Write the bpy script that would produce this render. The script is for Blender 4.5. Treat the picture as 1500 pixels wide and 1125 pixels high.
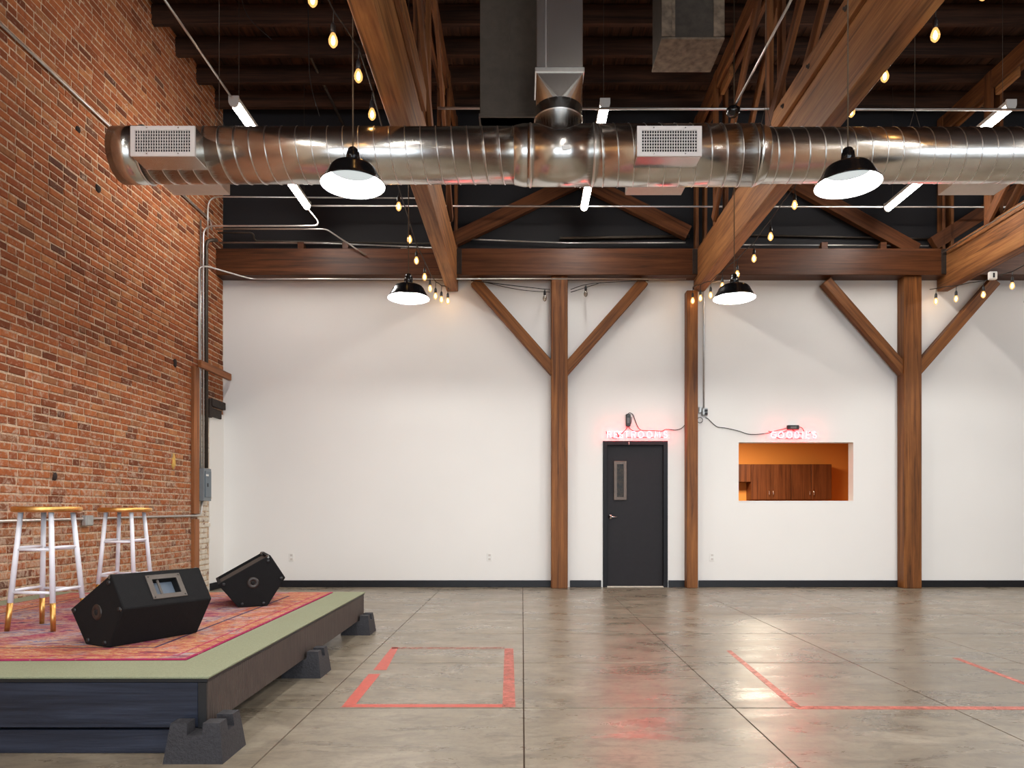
import bpy, bmesh, math, random
from mathutils import Vector, Matrix
random.seed(7)
C = bpy.context.scene.collection
for o in list(bpy.data.objects):
    bpy.data.objects.remove(o)
PI = math.pi
# ------------------------------------------------------------------ camera, world, exposure
F, X0, Y0, H, YW = 1040.0, 765.0, 750.0, 1.10, 10.4      # focal length and horizon of the shifted lens (1500 px frame)
sc = bpy.context.scene
cam = bpy.data.cameras.new('camera')
cam.sensor_width = 36.0; cam.lens = F / 1500 * 36
cam.shift_x = -(X0 - 750) / 1500; cam.shift_y = (Y0 - 562.5) / 1500
camo = bpy.data.objects.new('camera', cam); C.objects.link(camo)
camo.location = (0, 0, H); camo.rotation_euler = (PI / 2, 0, 0)
sc.camera = camo
w = bpy.data.worlds.new('world'); sc.world = w; w.use_nodes = True
w.node_tree.nodes['Background'].inputs[0].default_value = (.62, .78, 1, 1)
w.node_tree.nodes['Background'].inputs[1].default_value = 1.0
vs = sc.view_settings
vs.view_transform = 'Standard'; vs.look = 'None'; vs.gamma = 1; vs.use_curve_mapping = False
vs.exposure = 0.95
try:
    sc.cycles.use_denoising = True
    sc.cycles.max_bounces = 7; sc.cycles.diffuse_bounces = 4; sc.cycles.glossy_bounces = 4
    sc.cycles.transparent_max_bounces = 8
    sc.cycles.sample_clamp_indirect = 6.0
    sc.cycles.caustics_reflective = False; sc.cycles.caustics_refractive = False
except Exception:
    pass
TUBE = 33.0        # strength of the linear tubes
LAMP = 46.0        # bulbs inside the enamel pendants
NEON = 1.0
def area(name, loc, rot, sx, sy, watts, col):
    l = bpy.data.lights.new(name, 'AREA'); l.shape = 'RECTANGLE'; l.size = sx; l.size_y = sy
    l.energy = watts; l.color = col
    o = bpy.data.objects.new(name, l); C.objects.link(o); o.location = loc; o.rotation_euler = rot
    return o
# daylight through the glazed openings of the wall behind the camera
for i, xx in enumerate((-1.6, 2.8, 7.2)):
    area('window_daylight', (xx, -5.93, 2.15), (-PI / 2, 0, 0) if False else (PI / 2, 0, 0), 3.2, 2.9, 112, (.80, .90, 1))
# kitchen ceiling lamp behind the hatch
area('kitchen_light', (4.0, 14.3, 2.85), (0, 0, 0), 2.4, .8, 150, (1, .88, .68))

# ------------------------------------------------------------------ helpers
WL, WM = {}, {}
def P(x, y, Y):
    return Vector(((x - X0) * Y / F, Y, H - (y - Y0) * Y / F))
def S(r, g, b):
    f = lambda c: (c / 255 / 12.92) if c / 255 <= .04045 else ((c / 255 + .055) / 1.055) ** 2.4
    return (f(r), f(g), f(b), 1)
def link(name, me, mat=None, parent=None, loc=(0, 0, 0), rot=None, label=None):
    o = bpy.data.objects.new(name, me); C.objects.link(o)
    loc = Vector(loc); WL[o.name] = loc.copy()
    if parent is not None:
        o.parent = parent
        if parent.name in WM: o.matrix_parent_inverse = WM[parent.name].inverted()
        else: loc = loc - WL[parent.name]
    o.location = loc
    if rot is not None:
        o.rotation_euler = rot
        if not (parent is not None and parent.name in WM): WM[o.name] = Matrix.Translation(WL[o.name]) @ o.rotation_euler.to_matrix().to_4x4()
    if mat is not None:
        for m in (mat if isinstance(mat, (list, tuple)) else [mat]): me.materials.append(m)
    if label: o['label'] = label
    return o
def tag(o, label=None, cat=None, group=None, kind=None):
    if label: o['label'] = label
    if cat: o['category'] = cat
    if group: o['group'] = group
    if kind: o['kind'] = kind
    return o
def thing(name, label, cat, loc=(0, 0, 0), group=None):
    o = bpy.data.objects.new(name, None); C.objects.link(o); o.location = loc
    o.empty_display_size = .1
    WL[o.name] = Vector(loc)
    return tag(o, label, cat, group)
def struct(o): o['kind'] = 'structure'; return o
def mesh(verts, faces, smooth=False):
    me = bpy.data.meshes.new('m'); me.from_pydata([tuple(v) for v in verts], [], faces)
    if smooth: me.polygons.foreach_set('use_smooth', [True] * len(me.polygons))
    me.validate(); me.update(); return me
def bm_mesh(bm, smooth=False):
    bmesh.ops.recalc_face_normals(bm, faces=bm.faces)
    me = bpy.data.meshes.new('m'); bm.to_mesh(me); bm.free()
    if smooth: me.polygons.foreach_set('use_smooth', [True] * len(me.polygons))
    return me
def box_me(sx, sy, sz, bev=0.0):
    bm = bmesh.new(); bmesh.ops.create_cube(bm, size=1)
    bmesh.ops.scale(bm, vec=(sx, sy, sz), verts=bm.verts)
    if bev: bmesh.ops.bevel(bm, geom=bm.edges[:], offset=bev, segments=1, affect='EDGES', profile=.5)
    return bm_mesh(bm)
def box(name, x0, x1, y0, y1, z0, z1, mat, parent=None, bev=0.0, label=None):
    return link(name, box_me(abs(x1 - x0), abs(y1 - y0), abs(z1 - z0), bev), mat, parent,
                ((x0 + x1) / 2, (y0 + y1) / 2, (z0 + z1) / 2), label=label)
def timber(name, p0, p1, wd, ht, mat, parent=None, bev=.004, ref=None, label=None):
    p0, p1 = Vector(p0), Vector(p1); d = p1 - p0; L = d.length; ax = d / L
    if ref is None: ref = Vector((0, 1, 0)) if abs(ax.z) > .95 else Vector((0, 0, 1))
    ay = Vector(ref).cross(ax).normalized(); az = ax.cross(ay)
    M = Matrix((ax, ay, az)).transposed()
    o = link(name, box_me(L, wd, ht, bev), mat, parent, (p0 + p1) / 2, M.to_euler(), label)
    return o
def fillet(pts, rad, n=5):
    pts = [Vector(p) for p in pts]
    if len(pts) < 3 or rad <= 0: return pts
    out = [pts[0]]
    for a, b, c in zip(pts, pts[1:], pts[2:]):
        u, v = (a - b), (c - b); lu, lv = u.length, v.length
        if lu < 1e-6 or lv < 1e-6: continue
        t = min(rad, lu * .49, lv * .49); u = u / lu * t; v = v / lv * t
        for i in range(n + 1):
            s = i / n
            out.append(b + u * (1 - s) ** 2 + v * s ** 2)
    out.append(pts[-1]); return out
def tube_geo(pts, r, n=8, V=None, Fc=None, cap=True):
    V = [] if V is None else V; Fc = [] if Fc is None else Fc
    pts = [Vector(p) for p in pts]; base = len(V); nrm = None; m = len(pts)
    for i, p in enumerate(pts):
        t = (pts[min(i + 1, m - 1)] - pts[max(i - 1, 0)]).normalized()
        if nrm is None:
            nrm = t.cross(Vector((0, 0, 1)))
            if nrm.length < .05: nrm = t.cross(Vector((0, 1, 0)))
        nrm = (nrm - t * nrm.dot(t)).normalized(); b = t.cross(nrm)
        rr = r[i] if isinstance(r, (list, tuple)) else r
        for k in range(n):
            a = 2 * PI * k / n
            V.append(p + (nrm * math.cos(a) + b * math.sin(a)) * rr)
    for i in range(m - 1):
        for k in range(n):
            a = base + i * n + k; b_ = base + i * n + (k + 1) % n
            Fc.append((a, b_, b_ + n, a + n))
    if cap:
        Fc.append(tuple(base + k for k in reversed(range(n)))); Fc.append(tuple(base + (m - 1) * n + k for k in range(n)))
    return V, Fc
def tube(name, pts, r, mat, parent=None, n=8, bend=0.0, label=None):
    pts = fillet(pts, bend) if bend else [Vector(p) for p in pts]
    c = sum(pts, Vector()) / len(pts)
    V, Fc = tube_geo([p - c for p in pts], r, n)
    return link(name, mesh(V, Fc, True), mat, parent, c, label=label)
def lathe_me(prof, n=32, axis='Z', close=False):
    V, Fc = [], []
    for r, z in prof:
        for k in range(n):
            a = 2 * PI * k / n
            v = (r * math.cos(a), r * math.sin(a), z)
            V.append(v if axis == 'Z' else (v[2], v[0], v[1]))
    m = len(prof)
    for i in range(m - 1 if not close else m):
        j = (i + 1) % m
        for k in range(n):
            Fc.append((i * n + k, i * n + (k + 1) % n, j * n + (k + 1) % n, j * n + k))
    bm = bmesh.new(); me = mesh(V, Fc); bm.from_mesh(me); bmesh.ops.remove_doubles(bm, verts=bm.verts, dist=1e-5)
    return bm_mesh(bm, True)
def lathe(name, prof, mat, parent=None, loc=(0, 0, 0), n=32, axis='Z', rot=None, label=None, close=False):
    return link(name, lathe_me(prof, n, axis, close), mat, parent, loc, rot, label)
def cut(o, cutters):
    """subtracts the cutter meshes for good and removes them"""
    for c in cutters:
        m = o.modifiers.new('b', 'BOOLEAN'); m.operation = 'DIFFERENCE'; m.object = c; m.solver = 'EXACT'
    dg = bpy.context.evaluated_depsgraph_get(); dg.update()
    me = bpy.data.meshes.new_from_object(o.evaluated_get(dg))
    o.modifiers.clear(); o.data = me
    for c in cutters: bpy.data.objects.remove(c)
    return o
def copy_tree(o, parent=None):
    c = o.copy(); C.objects.link(c)
    if parent is not None:
        mi = o.matrix_parent_inverse.copy(); c.parent = parent; c.matrix_parent_inverse = mi
    for ch in [q for q in bpy.data.objects if q.parent == o]: copy_tree(ch, c)
    return c
def place(o, loc, rz=0.0): WM.pop(o.name, None); o.location = loc; o.rotation_euler = (0, 0, rz); WL[o.name] = Vector(loc)

# ------------------------------------------------------------------ materials
class N:
    def __init__(self, name):
        self.m = bpy.data.materials.new(name); self.m.use_nodes = True
        self.t = self.m.node_tree; self.b = self.t.nodes['Principled BSDF']
        self.out = self.t.nodes['Material Output']
    def n(self, typ, **kw):
        nd = self.t.nodes.new(typ)
        for k, v in kw.items(): setattr(nd, k, v)
        return nd
    def l(self, a, b): self.t.links.new(a, b); return b
    def set(self, **kw):
        for k, v in kw.items(): self.b.inputs[k.replace('_', ' ')].default_value = v
        return self
    def coord(self, kind='Object', scale=(1, 1, 1), rnd=False):
        if kind == 'World': s = self.n('ShaderNodeNewGeometry').outputs['Position']
        else: s = self.n('ShaderNodeTexCoord').outputs[kind]
        if rnd:
            oi = self.n('ShaderNodeObjectInfo'); mm = self.n('ShaderNodeMath', operation='MULTIPLY'); mm.inputs[1].default_value = 37
            self.l(oi.outputs['Random'], mm.inputs[0])
            ad = self.n('ShaderNodeVectorMath', operation='ADD'); self.l(s, ad.inputs[0]); self.l(mm.outputs[0], ad.inputs[1]); s = ad.outputs[0]
        mp = self.n('ShaderNodeMapping'); mp.inputs['Scale'].default_value = scale; self.l(s, mp.inputs[0]); return mp.outputs[0]
    def noise(self, co, scale, detail=4, rough=.55, dist=0.0):
        x = self.n('ShaderNodeTexNoise'); x.inputs['Scale'].default_value = scale; x.inputs['Detail'].default_value = detail
        x.inputs['Roughness'].default_value = rough; x.inputs['Distortion'].default_value = dist; self.l(co, x.inputs['Vector']); return x.outputs['Fac']
    def ramp(self, fac, stops, interp='LINEAR'):
        r = self.n('ShaderNodeValToRGB'); cr = r.color_ramp; cr.interpolation = interp
        while len(cr.elements) < len(stops): cr.elements.new(.5)
        for e, (p, c) in zip(cr.elements, stops):
            e.position = p; e.color = c if isinstance(c, (tuple, list)) else (c, c, c, 1)
        self.l(fac, r.inputs[0]); return r.outputs[0]
    def mix(self, fac, a, b, typ='MIX'):
        x = self.n('ShaderNodeMix', data_type='RGBA', blend_type=typ)
        for sock, v in ((x.inputs[0], fac), (x.inputs[6], a), (x.inputs[7], b)):
            if isinstance(v, (int, float, tuple, list)): sock.default_value = v
            else: self.l(v, sock)
        return x.outputs[2]
    def math(self, op, a, b=None, clamp=False):
        x = self.n('ShaderNodeMath', operation=op); x.use_clamp = clamp
        for s, v in ((x.inputs[0], a), (x.inputs[1], b)):
            if v is None: continue
            if isinstance(v, (int, float)): s.default_value = v
            else: self.l(v, s)
        return x.outputs[0]
    def bump(self, hgt, strength=.3, dist=.01):
        x = self.n('ShaderNodeBump'); x.inputs['Strength'].default_value = strength; x.inputs['Distance'].default_value = dist
        self.l(hgt, x.inputs['Height']); self.l(x.outputs[0], self.b.inputs['Normal'])
    def col(self, c): self.l(c, self.b.inputs['Base Color']); return self
    def rough(self, c): self.l(c, self.b.inputs['Roughness']); return self
def plain(name, c, rough=.5, metal=0.0, var=.12, spec=None):
    k = N(name); k.set(Roughness=rough, Metallic=metal)
    if spec is not None: k.b.inputs['Specular IOR Level'].default_value = spec
    co = k.coord('Object'); f = k.noise(co, 14, 3)
    lo = tuple(max(0, v * (1 - var)) for v in c[:3]) + (1,); hi = tuple(min(1, v * (1 + var)) for v in c[:3]) + (1,)
    k.col(k.ramp(f, [(.3, lo), (.7, hi)])); return k.m
def emit(name, c, s):
    k = N(name); k.set(Base_Color=(0, 0, 0, 1)) if False else None
    k.b.inputs['Base Color'].default_value = (c[0] * .5, c[1] * .5, c[2] * .5, 1)
    k.b.inputs['Emission Color'].default_value = c; k.b.inputs['Emission Strength'].default_value = s; return k.m
def wood(name, dark, mid, light, rough=.55, grain=1.0, bump=.25):
    k = N(name); co = k.coord('Object', (.30 * grain, 7 * grain, 7 * grain), rnd=True)
    big = k.noise(co, 1.3, 5, .6, 1.6)
    fine = k.noise(k.coord('Object', (1.2, 34, 34), rnd=True), 1.6, 4, .65, .3)
    f = k.math('ADD', k.math('MULTIPLY', big, .72), k.math('MULTIPLY', fine, .34))
    blotch = k.noise(k.coord('Object', (.5, 1.6, 1.6), rnd=True), 2.2, 4, .6)
    c = k.ramp(f, [(.36, dark), (.5, mid), (.66, light)])
    c = k.mix(k.ramp(blotch, [(.42, 0.0), (.75, .45)]), c, dark)
    k.col(c); k.set(Roughness=rough); k.b.inputs['Specular IOR Level'].default_value = .3
    k.bump(f, bump, .006); return k.m

M_truss = wood('aged_fir', S(68, 41, 22), S(134, 86, 48), S(168, 116, 68))
M_web = wood('truss_web', S(44, 25, 13), S(100, 58, 30), S(130, 82, 44))
M_ledger = wood('stained_ledger', S(48, 26, 13), S(84, 47, 24), S(104, 61, 33), rough=.45)
M_post = wood('post_fir', S(62, 35, 15), S(116, 69, 31), S(146, 93, 45))
M_roofwood = wood('roof_boards', S(26, 15, 9), S(56, 33, 20), S(80, 49, 31), rough=.7)
M_batten = wood('batten', S(96, 54, 28), S(150, 92, 52), S(172, 112, 68))
M_walnut = wood('cabinet_veneer', S(64, 32, 16), S(98, 52, 26), S(114, 64, 35), rough=.4, bump=.05)
M_galv = None
def galv(name, c, rough):
    k = N(name); co = k.coord('Object', (1, 1, 1), rnd=True)
    f = k.noise(co, 9, 5, .6); g = k.noise(k.coord('Object', (40, 4, 4)), 3, 3)
    k.set(Metallic=1.0); k.col(k.ramp(f, [(.3, tuple(v * .9 for v in c[:3]) + (1,)), (.7, c)]))
    k.set(Roughness=rough); return k.m
M_galv = galv('galvanised_steel', (.68, .66, .62, 1), .235)
M_galvd = plain('dull_galvanised_steel', S(82, 72, 62), .55, .45, .12)
M_seam = galv('duct_seam', (.80, .78, .75, 1), .3)
M_dusty = plain('dusty_duct', S(66, 58, 50), .8, .2, .25)
M_tape_dust = plain('dusty_insulation', S(112, 96, 80), .95, 0, .4)
M_conduit = plain('conduit_steel', (.62, .60, .57, 1), .35, .9, .08)
M_conduitd = plain('old_pipe', S(84, 76, 68), .5, .7, .15)
M_white = None
def wallpaint(name, c):
    k = N(name); k.set(Roughness=.62); f = k.noise(k.coord('World', (1, 1, 1)), .6, 3)
    k.col(k.ramp(f, [(.3, tuple(v * .965 for v in c[:3]) + (1,)), (.7, c)]))
    k.bump(k.noise(k.coord('World'), 140, 2), .06, .001); k.b.inputs['Specular IOR Level'].default_value = .25; return k.m
M_white = wallpaint('white_wall_paint', S(236, 233, 228))
M_blackwall = wallpaint('black_wall_paint', S(36, 35, 37))
M_orange = wallpaint('orange_paint', S(208, 132, 60))
M_base = plain('black_baseboard_paint', S(27, 27, 30), .45, 0, .1, .3)
M_black = plain('black_enamel', S(16, 16, 17), .18, 0, .05)
M_blackp = plain('black_plastic', S(22, 22, 24), .45, 0, .1)
M_cable = plain('dark_cable', S(40, 36, 34), .6, 0, .1)
M_cord = plain('bronze_cord', S(96, 80, 62), .5, .2, .1)
M_door = plain('charcoal_door_paint', S(40, 38, 40), .55, 0, .05, .15)
M_frame = plain('black_door_frame_paint', S(24, 24, 27), .5, 0, .05, .2)
M_chrome = plain('chrome', (.82, .82, .82, 1), .16, 1, .03)
M_register = plain('white_register_paint', S(226, 218, 212), .4, 0, .03)
M_dark = plain('dark_void', S(12, 11, 11), .9, 0, .05)
M_plastic = plain('white_outlet_plastic', S(232, 230, 224), .35, 0, .02)
M_panel = plain('grey_panel_paint', S(120, 128, 132), .42, .1, .05)
M_boxsteel = plain('junction_box_steel', S(176, 178, 176), .4, .6, .1)
M_iron = plain('rusty_iron', S(54, 44, 38), .7, .4, .3)
M_enamel = plain('white_enamel', S(240, 242, 240), .25, 0, .01)
k = N('lamp_lens'); k.b.inputs['Base Color'].default_value = (0, 0, 0, 1); k.b.inputs['Emission Color'].default_value = (.95, 1, .98, 1); k.b.inputs['Emission Strength'].default_value = .37; k.set(Roughness=.6); k.b.inputs['Specular IOR Level'].default_value = 0; M_lens = k.m
M_tube = emit('tube_diffuser', (1, .95, .89, 1), TUBE)
M_house = plain('white_fixture_housing', S(205, 198, 190), .45, 0, .03)
M_fil = emit('filament', (1, .60, .22, 1), 26)
k = N('bulb_glass'); tr = k.n('ShaderNodeBsdfTransparent'); tr.inputs[0].default_value = (1, .9, .74, 1)
em = k.n('ShaderNodeEmission'); em.inputs[0].default_value = (1, .50, .16, 1); em.inputs[1].default_value = 1.5
gl = k.n('ShaderNodeBsdfGlossy'); gl.inputs['Roughness'].default_value = .08
m1 = k.n('ShaderNodeMixShader'); m1.inputs[0].default_value = .35; k.l(tr.outputs[0], m1.inputs[1]); k.l(em.outputs[0], m1.inputs[2])
m2 = k.n('ShaderNodeMixShader'); m2.inputs[0].default_value = .08; k.l(m1.outputs[0], m2.inputs[1]); k.l(gl.outputs[0], m2.inputs[2])
k.l(m2.outputs[0], k.out.inputs[0]); M_glass = k.m
k = N('unlit_bulb_glass'); tr = k.n('ShaderNodeBsdfTransparent'); tr.inputs[0].default_value = (.6, .56, .5, 1)
gl = k.n('ShaderNodeBsdfGlossy'); gl.inputs['Roughness'].default_value = .08
m2 = k.n('ShaderNodeMixShader'); m2.inputs[0].default_value = .2; k.l(tr.outputs[0], m2.inputs[1]); k.l(gl.outputs[0], m2.inputs[2])
k.l(m2.outputs[0], k.out.inputs[0]); M_glassoff = k.m
M_neon = emit('neon_tube', (1, .023, .031, 1), 31 * NEON)
M_neonoff = plain('blacked_out_neon', S(58, 14, 18), .4, 0, .1)
# clear window pane
k = N('window_glass'); tr = k.n('ShaderNodeBsdfTransparent'); tr.inputs[0].default_value = (.95, .97, 1, 1)
gl = k.n('ShaderNodeBsdfGlossy'); gl.inputs['Roughness'].default_value = .03
m2 = k.n('ShaderNodeMixShader'); m2.inputs[0].default_value = .06; k.l(tr.outputs[0], m2.inputs[1]); k.l(gl.outputs[0], m2.inputs[2])
k.l(m2.outputs[0], k.out.inputs[0]); M_pane = k.m
k = N('patterned_door_glass'); k.set(Roughness=.35); k.b.inputs['Specular IOR Level'].default_value = .2; k.col(k.ramp(k.noise(k.coord('Object'), 24, 5, .6, 1.2), [(.4, S(22, 20, 19)), (.62, S(58, 46, 30)), (.75, S(28, 26, 26))])); M_doorglass = k.m

def brick_mat(name, by_object):
    k = N(name)
    if by_object: r = k.n('ShaderNodeObjectInfo').outputs['Random']
    else: r = k.n('ShaderNodeAttribute', attribute_name='shade').outputs['Fac']
    c = k.ramp(r, [(0, S(100, 56, 38)), (.1, S(138, 77, 46)), (.3, S(166, 96, 57)), (.55, S(178, 107, 64)), (.75, S(150, 83, 52)), (.9, S(192, 130, 84)), (1, S(88, 60, 50))])
    co = k.coord('World'); f = k.noise(co, 22, 5, .65); g = k.noise(co, 90, 3)
    c = k.mix(k.ramp(f, [(.35, .0), (.7, .55)]), c, S(122, 68, 46))
    sep = k.n('ShaderNodeSeparateXYZ'); k.l(k.n('ShaderNodeNewGeometry').outputs['Position'], sep.inputs[0])
    low = k.n('ShaderNodeMapRange'); k.l(sep.outputs['Z'], low.inputs[0])
    for i, v in ((1, .2), (2, 3.2), (3, .19), (4, .05)): low.inputs[i].default_value = v
    sm = k.noise(co, 15, 6, .72, .8)
    fac = k.math('MULTIPLY', k.math('SUBTRACT', k.math('ADD', sm, low.outputs[0]), .62), 7, True)
    c = k.mix(k.math('MULTIPLY', fac, .75), c, S(190, 168, 148))
    soot = k.noise(co, 3.2, 4, .6)
    c = k.mix(k.ramp(soot, [(.62, 0.0), (.78, .55)]), c, S(70, 46, 40))
    k.col(c); k.set(Roughness=.9); k.b.inputs['Specular IOR Level'].default_value = .15
    k.bump(k.math('ADD', f, k.math('MULTIPLY', g, .4)), .5, .006); return k.m
M_brick1 = brick_mat('brick_clay', True); M_brick2 = brick_mat('brick_clay_run', False)
k = N('lime_mortar'); f = k.noise(k.coord('World'), 30, 5, .65)
k.col(k.ramp(f, [(.3, S(144, 120, 98)), (.55, S(202, 176, 148)), (.8, S(222, 201, 176))])); k.set(Roughness=.95); k.bump(f, .7, .01); M_mortar = k.m
k = N('painted_brick'); f = k.noise(k.coord('World'), 12, 5, .65)
k.col(k.ramp(f, [(.32, S(120, 72, 54)), (.42, S(206, 194, 176)), (.8, S(226, 218, 204))])); k.set(Roughness=.8); k.bump(f, .4, .006); M_paintbrick = k.m

# polished concrete
k = N('polished_concrete'); co = k.coord('World')
a = k.noise(co, .55, 5, .6, .4); b = k.noise(k.coord('World', (.8, 2.2, 1)), 1.6, 6, .65, .8); c_ = k.noise(co, 26, 5, .7); d = k.noise(k.coord('World', (1, 2.0, 1)), 5.0, 6, .72, 1.0)
mixf = k.math('ADD', k.math('MULTIPLY', a, .5), k.math('MULTIPLY', b, .5))
cc = k.ramp(mixf, [(.30, S(100, 90, 76)), (.45, S(132, 120, 102)), (.58, S(145, 133, 114)), (.72, S(156, 144, 125))])
cc = k.mix(k.ramp(d, [(.48, 0.0), (.64, .55)]), cc, S(84, 76, 66))
e_ = k.noise(k.coord('World', (1, 1.5, 1)), 2.1, 6, .68, .6); h_ = k.noise(k.coord('World', (.5, 2.6, 1)), 7.0, 5, .7, .4)
cc = k.mix(k.ramp(e_, [(.50, 0.0), (.66, .5)]), cc, S(172, 160, 142))
cc = k.mix(k.ramp(h_, [(.50, 0.0), (.66, .38)]), cc, S(92, 84, 73))
cc = k.mix(k.ramp(c_, [(.3, .4), (.5, 0.0)]), cc, S(76, 68, 58))
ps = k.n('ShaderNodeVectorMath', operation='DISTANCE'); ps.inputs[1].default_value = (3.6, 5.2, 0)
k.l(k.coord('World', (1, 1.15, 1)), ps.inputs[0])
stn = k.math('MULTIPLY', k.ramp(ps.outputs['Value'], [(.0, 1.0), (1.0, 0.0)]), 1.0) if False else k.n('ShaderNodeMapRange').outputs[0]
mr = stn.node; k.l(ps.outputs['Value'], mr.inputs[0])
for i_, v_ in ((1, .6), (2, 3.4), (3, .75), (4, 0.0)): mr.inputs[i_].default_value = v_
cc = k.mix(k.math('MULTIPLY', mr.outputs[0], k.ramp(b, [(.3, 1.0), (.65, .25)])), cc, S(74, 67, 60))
oi = k.n('ShaderNodeObjectInfo')
cc = k.mix(k.math('MULTIPLY', oi.outputs['Random'], .16), cc, S(98, 90, 80))
sp = k.n('ShaderNodeTexVoronoi'); sp.inputs['Scale'].default_value = 5.5; k.l(k.coord('World', (1, 1.8, 1)), sp.inputs['Vector'])
cc = k.mix(k.ramp(sp.outputs['Distance'], [(.035, .65), (.07, 0.0)]), cc, S(62, 52, 44))
k.col(cc); k.rough(k.ramp(b, [(.35, .23), (.65, .40)])); k.b.inputs['Specular IOR Level'].default_value = .68
k.bump(k.math('ADD', b, k.math('MULTIPLY', c_, .3)), .03, .004); M_concrete = k.m
M_joint = plain('dark_joint_filler', S(72, 54, 40), .9, 0, .2)
k = N('red_floor_tape'); f = k.noise(k.coord('World', (1, 1, 1)), 30, 5, .7)
k.col(k.ramp(f, [(.3, S(176, 70, 56)), (.7, S(206, 84, 66))])); k.set(Roughness=.38); M_redtape = k.m
def worn_tape(name, lo, hi, c):
    k = N(name); f = k.noise(k.coord('World', (1, 1, 1)), 16, 6, .75)
    tr = k.n('ShaderNodeBsdfTransparent'); mx = k.n('ShaderNodeMixShader')
    k.b.inputs['Base Color'].default_value = c; k.set(Roughness=.38)
    k.l(k.ramp(f, [(lo, 0.0), (hi, 1.0)]), mx.inputs[0]); k.l(tr.outputs[0], mx.inputs[1]); k.l(k.b.outputs[0], mx.inputs[2]); k.l(mx.outputs[0], k.out.inputs[0]); return k.m
M_worn = worn_tape('worn_red_tape', .2, .62, S(196, 104, 88)); M_faint = worn_tape('faded_red_tape', .35, .85, S(190, 120, 104))
# stage
k = N('olive_carpet'); f = k.noise(k.coord('World'), 220, 2); g = k.noise(k.coord('World'), 2.5, 4)
c = k.mix(k.ramp(g, [(.35, .0), (.7, .25)]), k.ramp(f, [(.3, S(124, 128, 102)), (.7, S(148, 152, 124))]), S(128, 128, 100)); k.col(c); k.set(Roughness=.95); k.bump(f, .3, .003); M_carpet = k.m
M_navy = wood('navy_painted_pine', S(30, 32, 41), S(39, 43, 55), S(52, 57, 71), rough=.36, grain=1.2, bump=.9)
k = N('dark_brown_panelling'); wv = k.n('ShaderNodeTexWave', bands_direction='Y'); wv.inputs['Scale'].default_value = 12; k.l(k.coord('World'), wv.inputs['Vector'])
f = k.noise(k.coord('World', (1, 3, 1)), 10, 4); k.col(k.ramp(f, [(.3, S(58, 49, 45)), (.7, S(74, 63, 57))])); k.set(Roughness=.6); k.bump(wv.outputs['Fac'], .35, .004); M_bead = k.m
k = N('black_painted_concrete'); f = k.noise(k.coord('World'), 70, 5, .7); k.col(k.ramp(f, [(.3, S(28, 27, 31)), (.7, S(52, 50, 54))])); k.set(Roughness=.65); k.bump(f, .7, .008); M_block = k.m
# distressed rug
k = N('distressed_rug'); tc = k.n('ShaderNodeTexCoord').outputs['Object']
sp = k.n('ShaderNodeSeparateXYZ'); k.l(tc, sp.inputs[0])
ex = k.math('SUBTRACT', 1.185, k.math('ABSOLUTE', sp.outputs['X'])); ey = k.math('SUBTRACT', 1.485, k.math('ABSOLUTE', sp.outputs['Y']))
ed = k.math('MINIMUM', ex, ey)
st = k.noise(k.coord('Object', (2.6, 6, 1)), 1.9, 4, .62, 1.6); st2 = k.noise(k.coord('Object', (2.6, 7, 1), ), 1.5, 4, .62, 2.2); fine = k.noise(k.coord('Object', (9, 18, 1)), 2.2, 4, .7)
f = k.math('ADD', k.math('MULTIPLY', st, .72), k.math('MULTIPLY', fine, .28))
f = k.math('ADD', k.math('MULTIPLY', k.math('SUBTRACT', f, .5), 2.1), .5); st2 = k.math('ADD', k.math('MULTIPLY', k.math('SUBTRACT', st2, .5), 1.7), .5)
field = k.ramp(f, [(.16, S(50, 46, 78)), (.27, S(112, 52, 88)), (.37, S(150, 58, 92)), (.46, S(164, 86, 98)), (.53, S(184, 146, 124)), (.60, S(158, 66, 96)), (.70, S(180, 122, 80)), (.82, S(146, 54, 88))])
pat = k.n('ShaderNodeTexVoronoi', feature='SMOOTH_F1'); pat.inputs['Scale'].default_value = 3.0; k.l(k.coord('Object'), pat.inputs['Vector'])
field = k.mix(k.ramp(pat.outputs['Distance'], [(.30, .6), (.46, 0.0)]), field, k.ramp(st2, [(.35, S(66, 58, 108)), (.5, S(214, 186, 150)), (.62, S(120, 160, 190))]))
navy = k.ramp(k.math('ADD', st2, k.math('MULTIPLY', fine, .25)), [(.80, 0.0), (.86, .85)])
field = k.mix(navy, field, S(44, 42, 84))
bp = k.n('ShaderNodeTexVoronoi', feature='SMOOTH_F1'); bp.inputs['Scale'].default_value = 6.5; k.l(k.coord('Object'), bp.inputs['Vector'])
bord = k.ramp(f, [(.18, S(92, 48, 78)), (.30, S(152, 62, 86)), (.38, S(176, 112, 76)), (.46, S(164, 70, 88)), (.53, S(186, 138, 86)), (.60, S(194, 160, 128)), (.68, S(166, 76, 90)), (.78, S(188, 130, 84))])
bord = k.mix(k.ramp(bp.outputs['Distance'], [(.26, .75), (.4, 0.0)]), bord, k.ramp(st2, [(.38, S(84, 70, 112)), (.48, S(206, 182, 156)), (.56, S(206, 96, 84)), (.64, S(150, 168, 180))]))
bb = k.ramp(ed, [(0.0, S(156, 46, 84)), (.014, S(156, 46, 84)), (.017, S(214, 146, 76)), (.07, S(214, 146, 76)), (.075, S(170, 50, 88)), (.09, S(170, 50, 88)), (.095, S(218, 140, 90)), (.29, S(218, 140, 90)), (.293, S(54, 48, 80)), (.315, S(54, 48, 80)), (.32, S(222, 160, 96)), (.37, S(222, 160, 96))], 'CONSTANT')
inb = k.ramp(ed, [(0, 1.0), (.37, 1.0), (.372, 0.0)], 'CONSTANT')
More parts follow.
